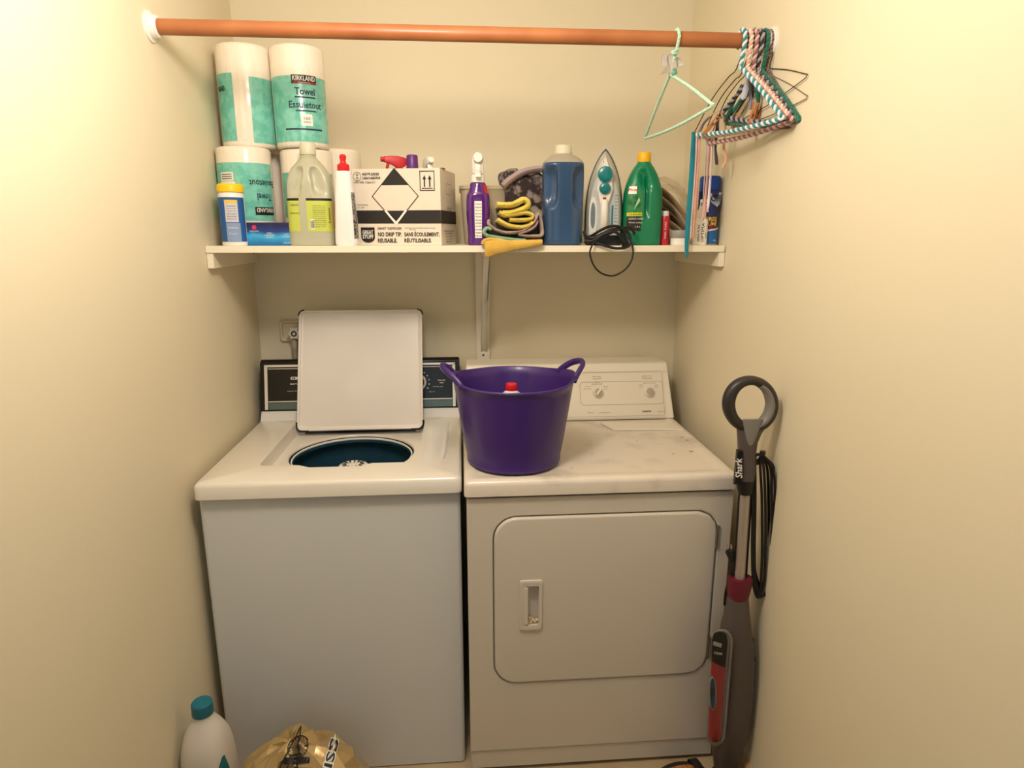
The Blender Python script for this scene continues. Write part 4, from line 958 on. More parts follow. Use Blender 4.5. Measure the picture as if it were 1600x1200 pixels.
# ------------------------------------------------------------------ green bottle
gb = thing('green_cleaner_bottle', 'green plastic bottle with a yellow cap right of the iron', 'bottle', (.5570, -.350, ZS), 0)
gbody = Body(smooth_st([(0, .054, .034, 3), (.005, .0575, .037, 3.4), (.05, .0590, .038, 3.4), (.13, .0580, .038, 3.2), (.165, .055, .036, 3), (.195, .047, .031, 2.6), (.222, .034, .025, 2.3), (.240, .0215, .020, 2), (.246, .019, .019, 2)]),
             dents=((-.12, .192, .55, .030, .013, 9), (.16, .140, .24, .066, .013, 0)))
m_gr = M('green_plastic', (0, 122, 82), .3, coat=.2)
obj('bottle_body', gbody.mesh(80, .005), m_gr, gb, angle=80)
obj('cap', MB().loft([[(r*(1+(.02 if k % 2 else 0))*math.cos(2*PI*k/44), r*(1+(.02 if k % 2 else 0))*math.sin(2*PI*k/44), z) for k in range(44)] for r, z in ((.0190, .243), (.0198, .245), (.0192, .268), (.0175, .271), (.004, .271))]), M('yellow_cap', (240, 184, 22), .4), gb, label='ribbed yellow cap')
def lshape(z, a, b_):
    t = (z-.03)/.16; c_ = -.42 + .18*math.sin(PI*max(0, min(1, 1-t)))**1 if True else 0
    if z < .05: c_ = -.95+(c_+.95)*math.sqrt(max(0, 1-((.05-z)/.02)**2)) if z > .03 else -.95
    if z > .15: c_ = c_-(z-.15)*12
    return (a, c_)
obj('label', gbody.patch(-1.15, 0, .032, .178, .0008, 18, 26, lshape), M('label_darkgreen', (26, 92, 56), .35, nz=(60, 4, .45, .6), c2=(44, 128, 74)), gb, label='dark green front label turned left')
obj('label_stripe', gbody.patch(-1.1, -.24, .086, .096, .0013, 14, 2), M('label_lemon', (222, 212, 40), .4), gb)
obj('label_foot', gbody.patch(-1.1, -.30, .042, .084, .0011, 14, 6), m_cb, gb)
obj('label_panel', gbody.patch(-1.1, -.66, .150, .172, .0013, 8, 4), m_wink, gb)
text('Pine', m_redp, gb, gbody.xf(-.86, .162, .0018), w=.018, h=.008, bold=.02)
text('CLEANER', m_ink, gb, gbody.xf(-.62, .091, .0018), w=.030, h=.005, bold=.02)
text('CLEANS & SHINES', m_wink, gb, gbody.xf(-.58, .078, .0018), w=.034, h=.005)
text('Multi surface', m_wink, gb, gbody.xf(-.58, .067, .0018), w=.03, h=.004)
text('1.4 L', m_wink, gb, gbody.xf(-.50, .055, .0018), w=.012, h=.005)
mb = MB()
for k in range(5): mb.tube([gbody.S(-.75+.05*k, .105+.004*k, .0012), gbody.S(-.5+.02*k, .14-.002*k, .0012)], .0007, 4)
obj('label_streaks', mb, M('streak_pale', (176, 214, 168), .4), gb)

# ------------------------------------------------------------------ small items at right
o = thing('small_red_bottle', 'small red bottle with a white cap right of the green bottle', 'bottle', (.6300, -.350, ZS), 0)
obj('bottle_body', lathe([(.0145, 0), (.0155, .002), (.0155, .080), (.014, .086), (.010, .088)], 24), M('red_label', (196, 38, 54), .35), o)
obj('cap', lathe([(.0115, .086), (.012, .087), (.0115, .100), (.0095, .102), (0, .102)], 24), m_wht, o)
text('NAIL CARE', m_wink, o, wrapxf(.0155, -.1, .045), w=.05, h=.005, rot=PI/2)
o = thing('small_jar', 'small white jar with a ribbed grey lid at the shelf front', 'jar', (.6720, -.378, ZS), 0)
obj('jar_body', lathe([(.0265, 0), (.028, .002), (.028, .020), (.026, .022)], 32), m_wht, o)
obj('lid', MB().loft([[(r*(1+(.025 if k % 2 else 0))*math.cos(2*PI*k/60), r*(1+(.025 if k % 2 else 0))*math.sin(2*PI*k/60), z) for k in range(60)] for r, z in ((.0275, .0215), (.0285, .023), (.0285, .042), (.0265, .045), (.005, .045))]), M('lid_grey', (150, 146, 138), .45), o, label='ribbed grey lid')
# clear bag of folded brown pads leaning on the wall
bg = thing('plastic_bag', 'clear plastic bag of folded brown felt leaning behind the small red bottle', 'bag', (.66, -.20, ZS), 0)
pads = [(0, (168, 140, 104)), (1, (196, 172, 136)), (2, (132, 110, 84)), (3, (206, 184, 150))]
for i, c_ in pads:
    pa = at(1024+i*5, 268+i*13, -.20+.0*i)-Vector((.66, -.20, ZS)); pe = at(1070+i*2, 372-(0 if i else 0), -.20)-Vector((.66, -.20, ZS))
    pa = at(1030-i*1, 300-i*0+i*12, -.25); pe = at(1074, 358+i*5, -.25); pm = at(1058-i*2, 318+i*14, -.25)
    top_ = catmull([at(1024, 290+i*13, -.25), at(1044, 305+i*13, -.25), at(1062, 328+i*10, -.25), at(1075, 352+i*7, -.25)], 6)
    g = [[p-Vector((.66, -.20, ZS))+Vector((0, dy, 0)) for p in top_] for dy in (-.02+i*.004, .03, .08)]
    for row in g:
        for v in row: v.z = max(v.z, .012)
    obj('felt_pad', MB().sheet(g), M('felt_%d' % i, c_, .95, bump=(200, .4)), bg, solid=.006)
rings = []
A0 = catmull([at(1020, 283, -.2), at(1035, 280, -.2), at(1054, 291, -.2), at(1068, 312, -.2), at(1077, 345, -.2)], 5)
Bq = catmull([at(1020, 375, -.2), at(1035, 378, -.2), at(1050, 380, -.2), at(1065, 382, -.2), at(1078, 382, -.2)], 5)
g = []
for dy, s_ in ((-.062, .80), (-.074, .9), (-.06, 1.0), (-.02, 1.03), (.04, 1.0)):
    row = []
    for k, (a, b_) in enumerate(zip(A0, Bq)):
        row.append(b_.lerp(a, s_)+Vector((0, dy+.004*noise.noise(Vector((k*.8, s_*9, 0))), .004*noise.noise(Vector((k*.9, s_*5, 3)))))-Vector((.66, -.20, ZS)))
    g.append(row)
obj('bag_film', MB().sheet(g), M('clear_film', (226, 206, 172), .12, trans=.85, bump=(60, .6), alpha=.55), bg, label='glossy clear wrapper')
obj('dark_filling', MB().loft([[(x-.012, y, z) for x, y in rrect(-.040*s_, -.03, .045*s_, .08, .015)] for z, s_ in ((.001, 1), (.05, .9), (.07, .5))]), M('dark_filling', (72, 66, 62), .9), bg)
# pump bottle
o = thing('styling_bottle', 'frosted white bottle with a narrow white cap at the shelf front right', 'bottle', (.7315, -.385, ZS), 0)
ob = Body([(0, .019, .015, 2.4), (.002, .0205, .0165, 2.4), (.072, .0205, .0165, 2.4), (.078, .019, .015, 2.2)])
obj('bottle_body', ob.mesh(32), M('frosted_white_bottle', (240, 230, 214), .4), o)
obj('cap', lathe([(.014, .078), (.0145, .080), (.0135, .100), (.009, .106), (.0075, .116), (0, .117)], 24), M('cap_cream', (236, 226, 206), .4), o)
text('OPTIMA', m_ink, o, ob.xf(.05, .038, .001), w=.056, h=.011, rot=PI/2, bold=.0)
text('ABBA PURE', m_ink, o, ob.xf(-.62, .036, .001), w=.05, h=.006, rot=PI/2)
text('hair', m_ink, o, ob.xf(.62, .030, .001), w=.016, h=.006, rot=PI/2)
# aerosol can
o = thing('aerosol_can', 'dark blue aerosol can with a bright blue cap at the shelf right end', 'aerosol can', (.7655, -.350, ZS), 0)
R = .0325; m_can = M('can_navy', (30, 36, 96), .3, coat=.2)
obj('can_body', lathe([(R-.0015, 0), (R, .0015), (R-.0008, .004), (R-.0008, .158), (R, .160), (R-.002, .163), (R-.008, .166)], 40), m_can, o)
obj('rim', lathe([(R, .001), (R+.0004, .002), (R, .004)], 40), m_chrome, o); 
obj('cap', lathe([(R-.002, .162), (R-.0012, .163), (R-.0014, .199), (R-.004, .2035), (R-.008, .205), (0, .205)], 40), M('blue_cap', (6, 60, 146), .35), o, label='bright blue cap')
obj('white_panel', MB().sheet([[((R+.0002)*math.sin(t), -(R+.0002)*math.cos(t), z) for t in [-1.25+.9*j/8 for j in range(9)]] for z in (.098, .136)]), m_wink, o)
pts = [(-.022, .016), (.022, .020), (.024, .004), (.012, -.016), (.004, -.024), (-.014, -.010)]
mb = MB().add([wrapxf(R, .26, .137, .0042)(x, z) for x, z in pts], [tuple(range(6))]); obj('shield_logo', mb, M('shield_blue', (168, 180, 204), .4), o, smooth=False)
text('OFF', m_ink, o, wrapxf(R, .28, .1385, .0052), w=.034, h=.019, bold=.022)
text('EASY', m_ink, o, wrapxf(R, -.72, .118, .001), w=.026, h=.017, bold=.022)
m_cy = M('can_yellow', (236, 196, 50), .4)
text('FREE', m_cy, o, wrapxf(R, .02, .078, .001), w=.034, h=.012, bold=.022); text('FUME', m_cy, o, wrapxf(R, .02, .064, .001), w=.034, h=.012, bold=.022); text('SANS', m_redp, o, wrapxf(R, .0, .053, .001), w=.03, h=.008, bold=.022)
obj('swoosh', MB().sheet([[((R+.0004)*math.sin(t), -(R+.0004)*math.cos(t), z+.006*t) for t in [-1.3+2.6*j/16 for j in range(17)]] for z in (.043, .048)]), m_wink, o)
obj('lower_panel', MB().sheet([[((R+.0002)*math.sin(t), -(R+.0002)*math.cos(t), z+.006*t*(z > .02)) for t in [-1.3+2.3*j/16 for j in range(17)]] for z in (.006, .043)]), M('can_blue', (28, 104, 176), .35), o)
text('400 g', m_wink, o, wrapxf(R, .45, .014, .001), w=.012, h=.006)

# ------------------------------------------------------------------ hangers
m_wire = M('dark_wire', (52, 36, 26), .4, metal=.5)
def resample(P, step):
    out = [P[0].copy()]; acc = 0
    for a, b_ in zip(P, P[1:]):
        L_ = (b_-a).length; d_ = step-acc
        while d_ <= L_: out.append(a.lerp(b_, d_/L_)); d_ += step
        acc = L_-(d_-step)
    return out
def rope_strands(P, r, pitch, n=2):
    P = resample(P, r*.55); N = len(P); res = [[] for _ in range(n)]; u = None; s_ = 0
    for i, p in enumerate(P):
        t = (P[min(i+1, N-1)]-P[max(i-1, 0)]).normalized()
        if u is None: u = Vector((1, .3, 0))
        u = (u-t*u.dot(t)).normalized(); w_ = t.cross(u)
        if i: s_ += (p-P[i-1]).length
        for k in range(n):
            a = 2*PI*(s_/pitch+k/n); res[k].append(p+(u*math.cos(a)+w_*math.sin(a))*r*.5)
    return res
def hanger_path(xh, neck, near, far, hook_r=.0243, sag=.004):
    c = Vector((xh, YR, ZR))
    hook = [c+Vector((0, hook_r*math.cos(a), hook_r*math.sin(a))) for a in [math.radians(-30+k*22) for k in range(11)]]   # from back, over the top, to the front
    hook = hook+[Vector((xh+(neck.x-xh)*.5, (YR-.020+neck.y)/2, (ZR-.015+neck.z)/2)), neck+Vector((0, 0, .012)), neck]
    hook = catmull(hook, 3)
    m1 = neck.lerp(near, .93); m2 = near.lerp(far, .06)
    tri = [neck, neck.lerp(near, .5)+Vector((0, 0, .003)), m1, near+Vector((0, 0, -.001)), m2+Vector((0, 0, -.006)), near.lerp(far, .5)+Vector((0, 0, -.008-sag)), far.lerp(near, .06)+Vector((0, 0, -.006)), far, neck.lerp(far, .93), neck.lerp(far, .5)+Vector((0, 0, .003)), neck+Vector((0, .002, -.001))]
    return hook, catmull(tri, 8)
def yarn(name, c): return M('yarn_'+name, c, .85, sheen=.4, bump=(500, .4))
Y = dict(teal=yarn('teal', (14, 142, 156)), white=yarn('white', (240, 238, 240)), pink=yarn('pink', (238, 186, 176)), cream=yarn('cream', (246, 226, 206)), black=yarn('black', (44, 38, 38)), grey=yarn('grey', (172, 166, 176)),
         green=yarn('green', (12, 122, 92)), dgreen=yarn('dark_green', (16, 96, 78)), brown=yarn('brown', (88, 60, 40)), rose=yarn('rose', (206, 150, 140)), mauve=yarn('mauve', (150, 112, 110)), peach=yarn('peach', (240, 184, 150)), mint=yarn('mint', (176, 224, 196)), mint2=yarn('pale_mint', (206, 236, 210)))
def yarn_hanger(label, xh, neck, near, far, c1, c2, r=.0058, pitch=.021, bare=None, group='yarn-wrapped hangers bunched at the right end of the rod'):
    neck, near, far = Vector(neck), Vector(near), Vector(far)
    o = thing('coat_hanger', label, 'hanger', (xh, YR, ZR), 0, group)
    hk, tri = hanger_path(xh, neck, near, far)
    s1 = rope_strands(hk, r, pitch)
    if bare:
        n_ = int(len(tri)*.72); arm = [at(a_, b_, y_) for a_, b_, y_ in bare]
        obj('bare_wire_arm', MB().tube(resample(catmull([neck+Vector((0, .003, .03))]+arm+[far], 5), .008), .0013, 6), m_wire, o, world=True, label='unwrapped dark wire arm')
        tri = tri[:n_]
    s2 = rope_strands(tri, r, pitch)
    for k, (nm, c) in enumerate((c1, c2)):
        mb = MB().tube(s1[k], r*.62, 7).tube(s2[k], r*.62, 7)
        obj('%s_yarn' % nm, mb, c, o, world=True, angle=80)
    return o
def wire_hanger(label, xh, neck, near, far, r=.0012, mat=None, group='plain wire hangers at the right end of the rod'):
    o = thing('wire_hanger', label, 'hanger', (xh, YR, ZR), 0, group)
    hk, tri = hanger_path(xh, Vector(neck), Vector(near), Vector(far), hook_r=.0194)
    obj('hook', MB().tube(resample(hk, .006), r, 6), mat, o, world=True)
    obj('wire_frame', MB().tube(resample(tri, .012), r, 6), mat, o, world=True)
    return o
m_wire2 = M('bare_wire', (150, 140, 124), .35, metal=.6)

# mint hanger hanging alone
mh = thing('coat_hanger', 'pale mint wrapped hanger hanging alone in front of the back wall', 'hanger', (.5514, YR, ZR), 0)
neck = at(1047, 116, -.60); near = at(1113, 163, -.80); far = at(1008, 214, -.33)
hk, tri = hanger_path(.5514, neck, near, far, hook_r=.0212)
s1 = rope_strands(hk, .0036, .009); s2 = rope_strands(tri, .0036, .006)
for k, nm in enumerate(('mint', 'mint2')):
    obj('%s_yarn' % ('mint' if k == 0 else 'pale_mint'), MB().tube(s1[k], .0030, 6).tube(s2[k], .0030, 6), Y[nm], mh, world=True, angle=80)
m_film = M('grey_tag_film', (212, 202, 190), .25, trans=.35, coat=.4)
for pts in ([(1033, 90), (1038, 84), (1042, 88), (1043, 104), (1034, 104)], [(1043, 88), (1051, 82), (1056, 86), (1058, 116), (1047, 116)], [(1056, 88), (1062, 91), (1069, 101), (1064, 105), (1056, 105)], [(1041, 104), (1044, 112), (1032, 116)], [(1046, 84), (1040, 82), (1036, 92), (1046, 110)]):
    y_ = -.615-.004*random.random(); n_ = len(pts)
    obj('plastic_tab', MB().prism([at(a, b_, y_+.004*math.sin(i*2.1)) for i, (a, b_) in enumerate(pts)], (0.001, .0012, 0)), m_film, mh, world=True, smooth=False, label='frosted plastic tab tied under the hook')
obj('knot', MB().tube(catmull([at(1056, 78, -.632), at(1060, 81, -.626), at(1054, 84, -.634), at(1050, 81, -.63), at(1057, 79, -.634)], 5), .003, 6), Y['mint'], mh, world=True)
obj('teal_twist', MB().tube(catmull([at(1053, 107, -.625), at(1056, 112, -.625), at(1050, 117, -.62)], 4), .004, 6), M('yarn_sea', (86, 160, 128), .8), mh, world=True)

# the bunch at the right end
def HX(px): return at(px, 62, YR).x
yarn_hanger('teal and white twisted yarn hanger, foremost of the bunch', HX(1158.5), at(1158, 105, -.635), at(1222, 182, -.800), at(1084, 209, -.425), ('teal', Y['teal']), ('white', Y['white']), bare=[(1149, 111, -.60), (1138, 121, -.58), (1112, 156, -.50)])
yarn_hanger('cream and pale pink yarn hanger just behind the teal and white one', HX(1168), at(1168, 107, -.63), at(1231, 178, -.780), at(1099, 212, -.435), ('cream', Y['cream']), ('pink', Y['pink']), bare=[(1157, 118, -.60), (1149, 124, -.58), (1124, 157, -.51)])
yarn_hanger('pink and mauve yarn hanger with its bar hanging lowest', HX(1176.5), at(1177, 112, -.625), at(1238, 186, -.790), at(1108, 221, -.455), ('pink', Y['pink']), ('mauve', Y['mauve']), bare=[(1163, 119, -.60), (1154, 128, -.58), (1132, 160, -.52)])
yarn_hanger('black and grey twisted yarn hanger behind the pink ones', HX(1185), at(1183, 112, -.62), at(1243, 186, -.785), at(1127, 179, -.445), ('grey', Y['grey']), ('black', Y['black']), r=.0062, pitch=.026)
yarn_hanger('solid green yarn hanger second from the wall', HX(1194), at(1192, 112, -.62), at(1250, 185, -.80), at(1134, 190, -.46), ('green', Y['green']), ('dark_green', Y['dgreen']), r=.0058, pitch=.012)
yarn_hanger('dark brown yarn hanger nearest the rod socket', HX(1201), at(1198, 106, -.62), at(1249, 196, -.785), at(1144, 186, -.47), ('brown', Y['brown']), ('taupe', Y['mauve']), r=.0034, pitch=.010)
wire_hanger('dark wire hanger against the right wall with its near arm almost level', HX(1205), at(1203, 107, -.625), atX(1262, 116, .796), at(1152, 188, -.46), mat=m_wire)
wire_hanger('bare pale wire hanger below the dark one on the right wall', HX(1208), at(1206, 118, -.63), atX(1262, 150, .797), at(1146, 196, -.44), r=.0014, mat=m_wire2)

# ribbons tied to the far ends
def ribbon(name, label, pts, w_, mat, group='fabric strips hanging from the hangers', Y0=-.445, tip=True):
    P = catmull([at(a, b_, Y0+(c_[0] if c_ else 0)) for a, b_, *c_ in pts], 6); c = P[0]
    g = []
    for i, p in enumerate(P):
        t = i/(len(P)-1); ww = w_*(1 if t < .93 or not tip else (1-t)/.07*.9+.1)
        tw = .5*math.sin(t*5+c.x*60)
        g.append([p-c+Vector((ww*math.cos(tw)*s_, ww*math.sin(tw)*s_, 0)) for s_ in (-.5, 0, .5)])
    o = obj(name, MB().sheet(g), mat, None, solid=.0011); o.location = c
    tag(o, label, 'fabric strip', group); return o
def cm(n, c): return M('strip_'+n, c, .85, sheen=.3)
ribbon('fabric_strip', 'long teal fabric strip hanging down past the shelf edge', [(1084, 206), (1081, 260), (1076, 330), (1073, 380), (1073, 404)], .0125, cm('teal', (10, 130, 150)))
ribbon('fabric_strip', 'long white fabric strip beside the teal strip', [(1088, 208), (1086, 260), (1081, 330), (1079, 375)], .0065, cm('white', (236, 226, 226)), Y0=-.442)
ribbon('fabric_strip', 'long salmon pink fabric strip beside the white one', [(1093, 208), (1090, 260), (1086, 330), (1083, 376)], .0095, cm('salmon', (232, 170, 152)), Y0=-.440)
ribbon('fabric_strip', 'pink fabric strip in front of the blue aerosol can', [(1108, 214), (1107, 250), (1104, 290), (1099, 345)], .0085, cm('pink', (226, 162, 162)), Y0=-.45)
ribbon('fabric_strip', 'pale grey-green fabric strip left of the aerosol can', [(1104, 214), (1102, 260), (1099, 310), (1097, 352)], .0042, cm('sage', (186, 190, 168)), Y0=-.448)
ribbon('fabric_strip', 'white fabric strip in front of the aerosol can', [(1113, 214), (1112, 250), (1109, 290), (1106, 328)], .0072, cm('white', (236, 226, 226)), Y0=-.455)
ribbon('fabric_strip', 'short dark plum fabric strip', [(1119, 212), (1118, 232), (1119, 246), (1120, 258)], .0095, cm('plum', (84, 62, 78)), Y0=-.46)
ribbon('fabric_strip', 'short peach fabric strip right of the plum one', [(1132, 212), (1131, 232), (1134, 248), (1129, 264)], .0085, cm('peach', (238, 182, 150)), Y0=-.47)
ribbon('fabric_strip', 'peach fabric strip looped over the far hanger ends', [(1114, 178), (1123, 174), (1130, 182), (1133, 200), (1132, 214)], .0085, cm('peach', (238, 182, 150)), Y0=-.485, tip=False)
ribbon('fabric_strip', 'dark plum fabric strip behind the peach loop', [(1122, 184), (1121, 196), (1120, 210)], .0105, cm('plum', (84, 62, 78)), Y0=-.47, tip=False)
ribbon('fabric_strip', 'mauve fabric strip at the far hanger ends', [(1110, 182), (1100, 192), (1093, 206)], .010, cm('mauve', (156, 122, 124)), Y0=-.452, tip=False)
ribbon('fabric_strip', 'silver grey fabric strip under the hanger necks', [(1169, 119), (1167, 132), (1164, 144), (1161, 156)], .0150, cm('silver', (186, 186, 200)), Y0=-.60)
ribbon('fabric_strip', 'grey fabric strip behind the silver one', [(1173, 120), (1172, 140), (1173, 158), (1172, 172)], .0080, cm('silvergrey', (150, 148, 160)), Y0=-.59)
ribbon('fabric_strip', 'plum fabric strip under the hanger necks', [(1177, 122), (1177, 138), (1175, 154)], .0075, cm('plum', (84, 62, 78)), Y0=-.585)
ribbon('fabric_strip', 'short green fabric strip under the hanger necks', [(1184, 126), (1184, 142), (1185, 160)], .0135, cm('green', (20, 112, 88)), Y0=-.60, tip=False)
ribbon('fabric_strip', 'dark green fabric strip slanting along the far hanger arms', [(1160, 132), (1148, 156), (1137, 180), (1133, 190)], .0100, cm('darkgreen', (26, 90, 66)), Y0=-.50, tip=False)

# wooden clothespins
m_pin = M('pin_wood', (206, 134, 76), .5, nz=(40, 3, .3, .7), c2=(190, 116, 62))
def pin(label, p0, p1, Y0, dy=0):
    a = at(p0[0], p0[1], Y0); b_ = at(p1[0], p1[1], Y0+dy); d_ = (b_-a); L_ = d_.length; d_.normalize()
    side = d_.cross(Vector((0, 1, 0))).normalized()
    o = thing('clothespin', label, 'clothespin', a, 0, 'wooden clothespins on the hangers')
    for s_ in (-1, 1):
        w_ = .0042
        pr = [side*(s_*(.0005+w_*u))+d_*(L_*v) for u, v in ((0, 0), (1.0, 0.02), (1.25, .35), (1.15, .8), (1.7, 1.0), (.9, 1.0), (.15, .55))]
        obj('prong', MB().prism([p-Vector((0, .004, 0)) for p in pr], (0, .008, 0)), m_pin, o, bevel=.0006, smooth=False)
    c_ = d_*(L_*.55)
    obj('spring', MB().tube([c_+Vector((0, -.006+.0012*k, 0))+side*.0028*math.cos(k*PI/2)+d_*.0028*math.sin(k*PI/2) for k in range(11)], .0009, 5), M('pin_spring', (96, 56, 34), .4, metal=.6), o)
pin('wooden clothespin at the left hanger ends, under the peach loop', (1099, 210), (1124, 181), -.50)
pin('wooden clothespin clipped to the teal bar under the green strip, front one', (1169, 207), (1181, 160), -.60)
pin('wooden clothespin hanging just behind the front one', (1178, 198), (1189, 160), -.585)
pin('small wooden clothespin between the far hanger arms', (1145, 201), (1154, 178), -.50)

# ------------------------------------------------------------------ steam mop
YM = -.85
mp = thing('steam_mop', 'dark grey and red steam mop with ring handle leaning by the right wall', 'steam mop', (.775, YM, 0))
m_mg = M('mop_grey', (88, 78, 74), .38); m_mg2 = M('mop_light_grey', (132, 128, 122), .42); m_mdk = M('mop_dark', (52, 46, 45), .4); m_mar = M('mop_maroon', (104, 24, 44), .4)
def mw(px, py, Y=YM): return at(px, py, Y)
n = 56; rings = []
def ringpt(a, rr_x, rr_y, cy_): return mw(1172.5+rr_x*math.cos(a), cy_-rr_y*math.sin(a))
mb = MB()
prof = []
for i in range(n):
    a = 2*PI*i/n
    pi_ = ringpt(a, 24.5, 29.5, 631); po = ringpt(a, 43.5-.5*math.cos(a), 44.5, 631.5); 
    c = (pi_+po)/2; rad = (po-pi_)/2; h = .017
    prof.append([c+rad*math.cos(t)*1.0+Vector((0, h*math.sin(t), 0)) for t in [2*PI*k/14 for k in range(14)]])
prof.append(prof[0])
obj('ring_handle', MB().loft(prof, False, False), m_mdk, mp, world=True, angle=80, label='dark ring-shaped grip')
prof = []
for i in range(25):
    a = -2.0+(3.1)*i/24
    pi_ = ringpt(a, 24.0, 29.0, 631); po = ringpt(a, 37.5, 38.5, 631.5); c = (pi_+po)/2; rad = (po-pi_)/2
    prof.append([c+rad*math.cos(t)+Vector((0, .0182*math.sin(t)-.001, 0)) for t in [2*PI*k/12 for k in range(12)]])
obj('grip_inset', MB().loft(prof), m_mg2, mp, world=True, angle=80, label='lighter grey inner grip')
def section(l, r, py, dy, n_=20, e=2.4, Y=YM):
    a = mw(l, py, Y); b_ = mw(r, py, Y); c = (a+b_)/2; rx = (b_-a).length/2
    return [(c.x+rx*math.copysign(abs(math.cos(t))**(2/e), math.cos(t)), c.y+dy*math.copysign(abs(math.sin(t))**(2/e), math.sin(t)), c.z) for t in [2*PI*k/n_ for k in range(n_)]]
obj('neck', MB().loft([section(1151, 1197, 666, .015), section(1152, 1189, 677, .018), section(1153, 1183, 690, .019), section(1153.5, 1180.5, 705, .019), section(1154, 1180, 735, .019), section(1153, 1177, 752, .019)]), m_mg, mp, world=True, angle=50)
obj('neck_inset', MB().loft([section(1160, 1192, 655, .004, Y=YM-.016), section(1163, 1186, 672, .004, Y=YM-.017), section(1167, 1179, 690, .003, Y=YM-.0175), section(1170, 1175, 696, .002, Y=YM-.0175)]), m_mg2, mp, world=True, angle=50)
obj('neck_sleeve', MB().loft([section(1152.5, 1177, 749, .0195), section(1151, 1177, 754, .020), section(1153, 1175, 766, .019), section(1154, 1174, 771, .016)]), m_black, mp, world=True)
obj('name_plate', MB().prism([mw(1153, 704, YM-.010), mw(1160.5, 704, YM-.0185), mw(1158.5, 752, YM-.0195), mw(1148, 758, YM-.010)], (0, .012, 0)), m_black, mp, world=True, bevel=.001)
cpl = mw(1154.2, 731, YM-.0190)
text('Shark', M('mop_white_ink', (236, 230, 222), .5), mp, lambda u, v: cpl+Vector((u*1.0+.0, -.0 - .0*u+ (u*-.8), v)), w=.052, h=.0135, rot=PI/2+.08, bold=.014, world=True)
ta, tb = mw(1164.5, 768), mw(1155, 915)
obj('tube', MB().tube([ta, tb], .0135, 24, upv=(0, 1, 0)), M('brushed_steel_tube', (184, 172, 162), .32, metal=.55), mp, world=True, label='silver tube')
obj('tube_back', MB().tube([ta+Vector((.018, .014, 0)), tb+Vector((.018, .014, 0))], .008, 12), m_black, mp, world=True)
obj('collar', MB().loft([section(1139, 1175, 902, .022), section(1137.5, 1174, 912, .025), section(1137, 1169, 928, .025), section(1139, 1167, 935, .023)]), m_mar, mp, world=True, label='maroon collar')
obj('body', MB().loft([section(1138, 1168, 930, .022), section(1135, 1169.5, 950, .028), section(1128, 1172, 980, .036), section(1126, 1175, 1005, .040), section(1127, 1176, 1035, .042), section(1125, 1175, 1080, .042), section(1121, 1170, 1125, .040), section(1117, 1165, 1150, .036), section(1114, 1159, 1170, .030), section(1116, 1151, 1196, .024), section(1122, 1146, 1215, .02)]), m_mg, mp, world=True, angle=60)
# tank window on the camera-left side
def capsule(cx0, cy0, cx1, cy1, r0, r1, Y, n_=10):
    out = []
    for c_, r_, s0 in (((cx0, cy0), r0, PI), ((cx1, cy1), r1, 0)):
        for k in range(n_+1):
            a = s0+PI*k/n_; out.append(mw(c_[0]+r_*math.cos(a)*1.0, c_[1]+r_*math.sin(a)*1.15, Y))
    return out
cap = lambda e, Y: capsule(1129, 1003, 1119, 1148, 16.5-e, 14.5-e, Y)
obj('tank_frame', MB().loft([cap(-1, YM-.020), cap(0, YM-.046), cap(1.5, YM-.050), cap(3.5, YM-.050), cap(5, YM-.047)]), m_mg2, mp, world=True, angle=40, label='light grey capsule frame')
cap2 = lambda e, Y: capsule(1125.0, 1002, 1116.5, 1148, 12.0-e, 10.5-e, Y)
tk = obj('water_tank', MB().loft([cap2(0, YM-.046), cap2(0, YM-.051), cap2(1.5, YM-.054), cap2(5, YM-.0555)]), M('tank_red', (142, 38, 44), .22, coat=.4), mp, world=True, angle=50, label='translucent red water tank')
obj('tank_top', MB().prism([mw(a, b_, YM-.0565) for a, b_ in ((1113.5, 1001), (1117, 991), (1126, 988), (1135, 992), (1137, 1002), (1133, 1043), (1124, 1040), (1112, 1033))], (0, .006, 0)), m_black, tk, world=True, smooth=False)
obj('tank_ticket', MB().prism([mw(a, b_, YM-.0572) for a, b_ in ((1115, 1002), (1128, 1006), (1127, 1012), (1114, 1008))], (0, .0008, 0)), M('ticket_grey', (150, 146, 140), .5), tk, world=True, smooth=False)
cpl2 = mw(1122, 1021, YM-.0575)
text('STEAM', m_wink, tk, lambda u, v: cpl2+Vector((u, 0, v-.25*u)), w=.022, h=.007, world=True)
ov = [mw(1114.0+5.5*math.cos(a), 1084+26*math.copysign(abs(math.sin(a))**.8, math.sin(a)), YM-.0585) for a in [2*PI*k/24 for k in range(24)]]
obj('badge_rim', MB().prism([p for p in ov], (0, .004, 0)), m_mg2, tk, world=True, smooth=False)
ov2 = [mw(1113.8+3.9*math.cos(a), 1084+24*math.copysign(abs(math.sin(a))**.8, math.sin(a)), YM-.0592) for a in [2*PI*k/24 for k in range(24)]]
obj('badge', MB().prism(ov2, (0, .001, 0)), M('badge_blue', (34, 66, 84), .3, nz=(60, 2, .45, .55), c2=(40, 36, 36)), tk, world=True, smooth=False)
for px, py in ((1175, 998), (1177, 1029)):
    p = mw(px-3, py); obj('cord_hook', MB().loft([[(p.x+d_, p.y+w_*math.cos(t), p.z+w_*.8*math.sin(t)-(.004 if d_ > .008 else 0)) for t in [2*PI*k/10 for k in range(10)]] for d_, w_ in ((0, .010), (.006, .007), (.011, .004))]), m_mdk, mp, world=True)
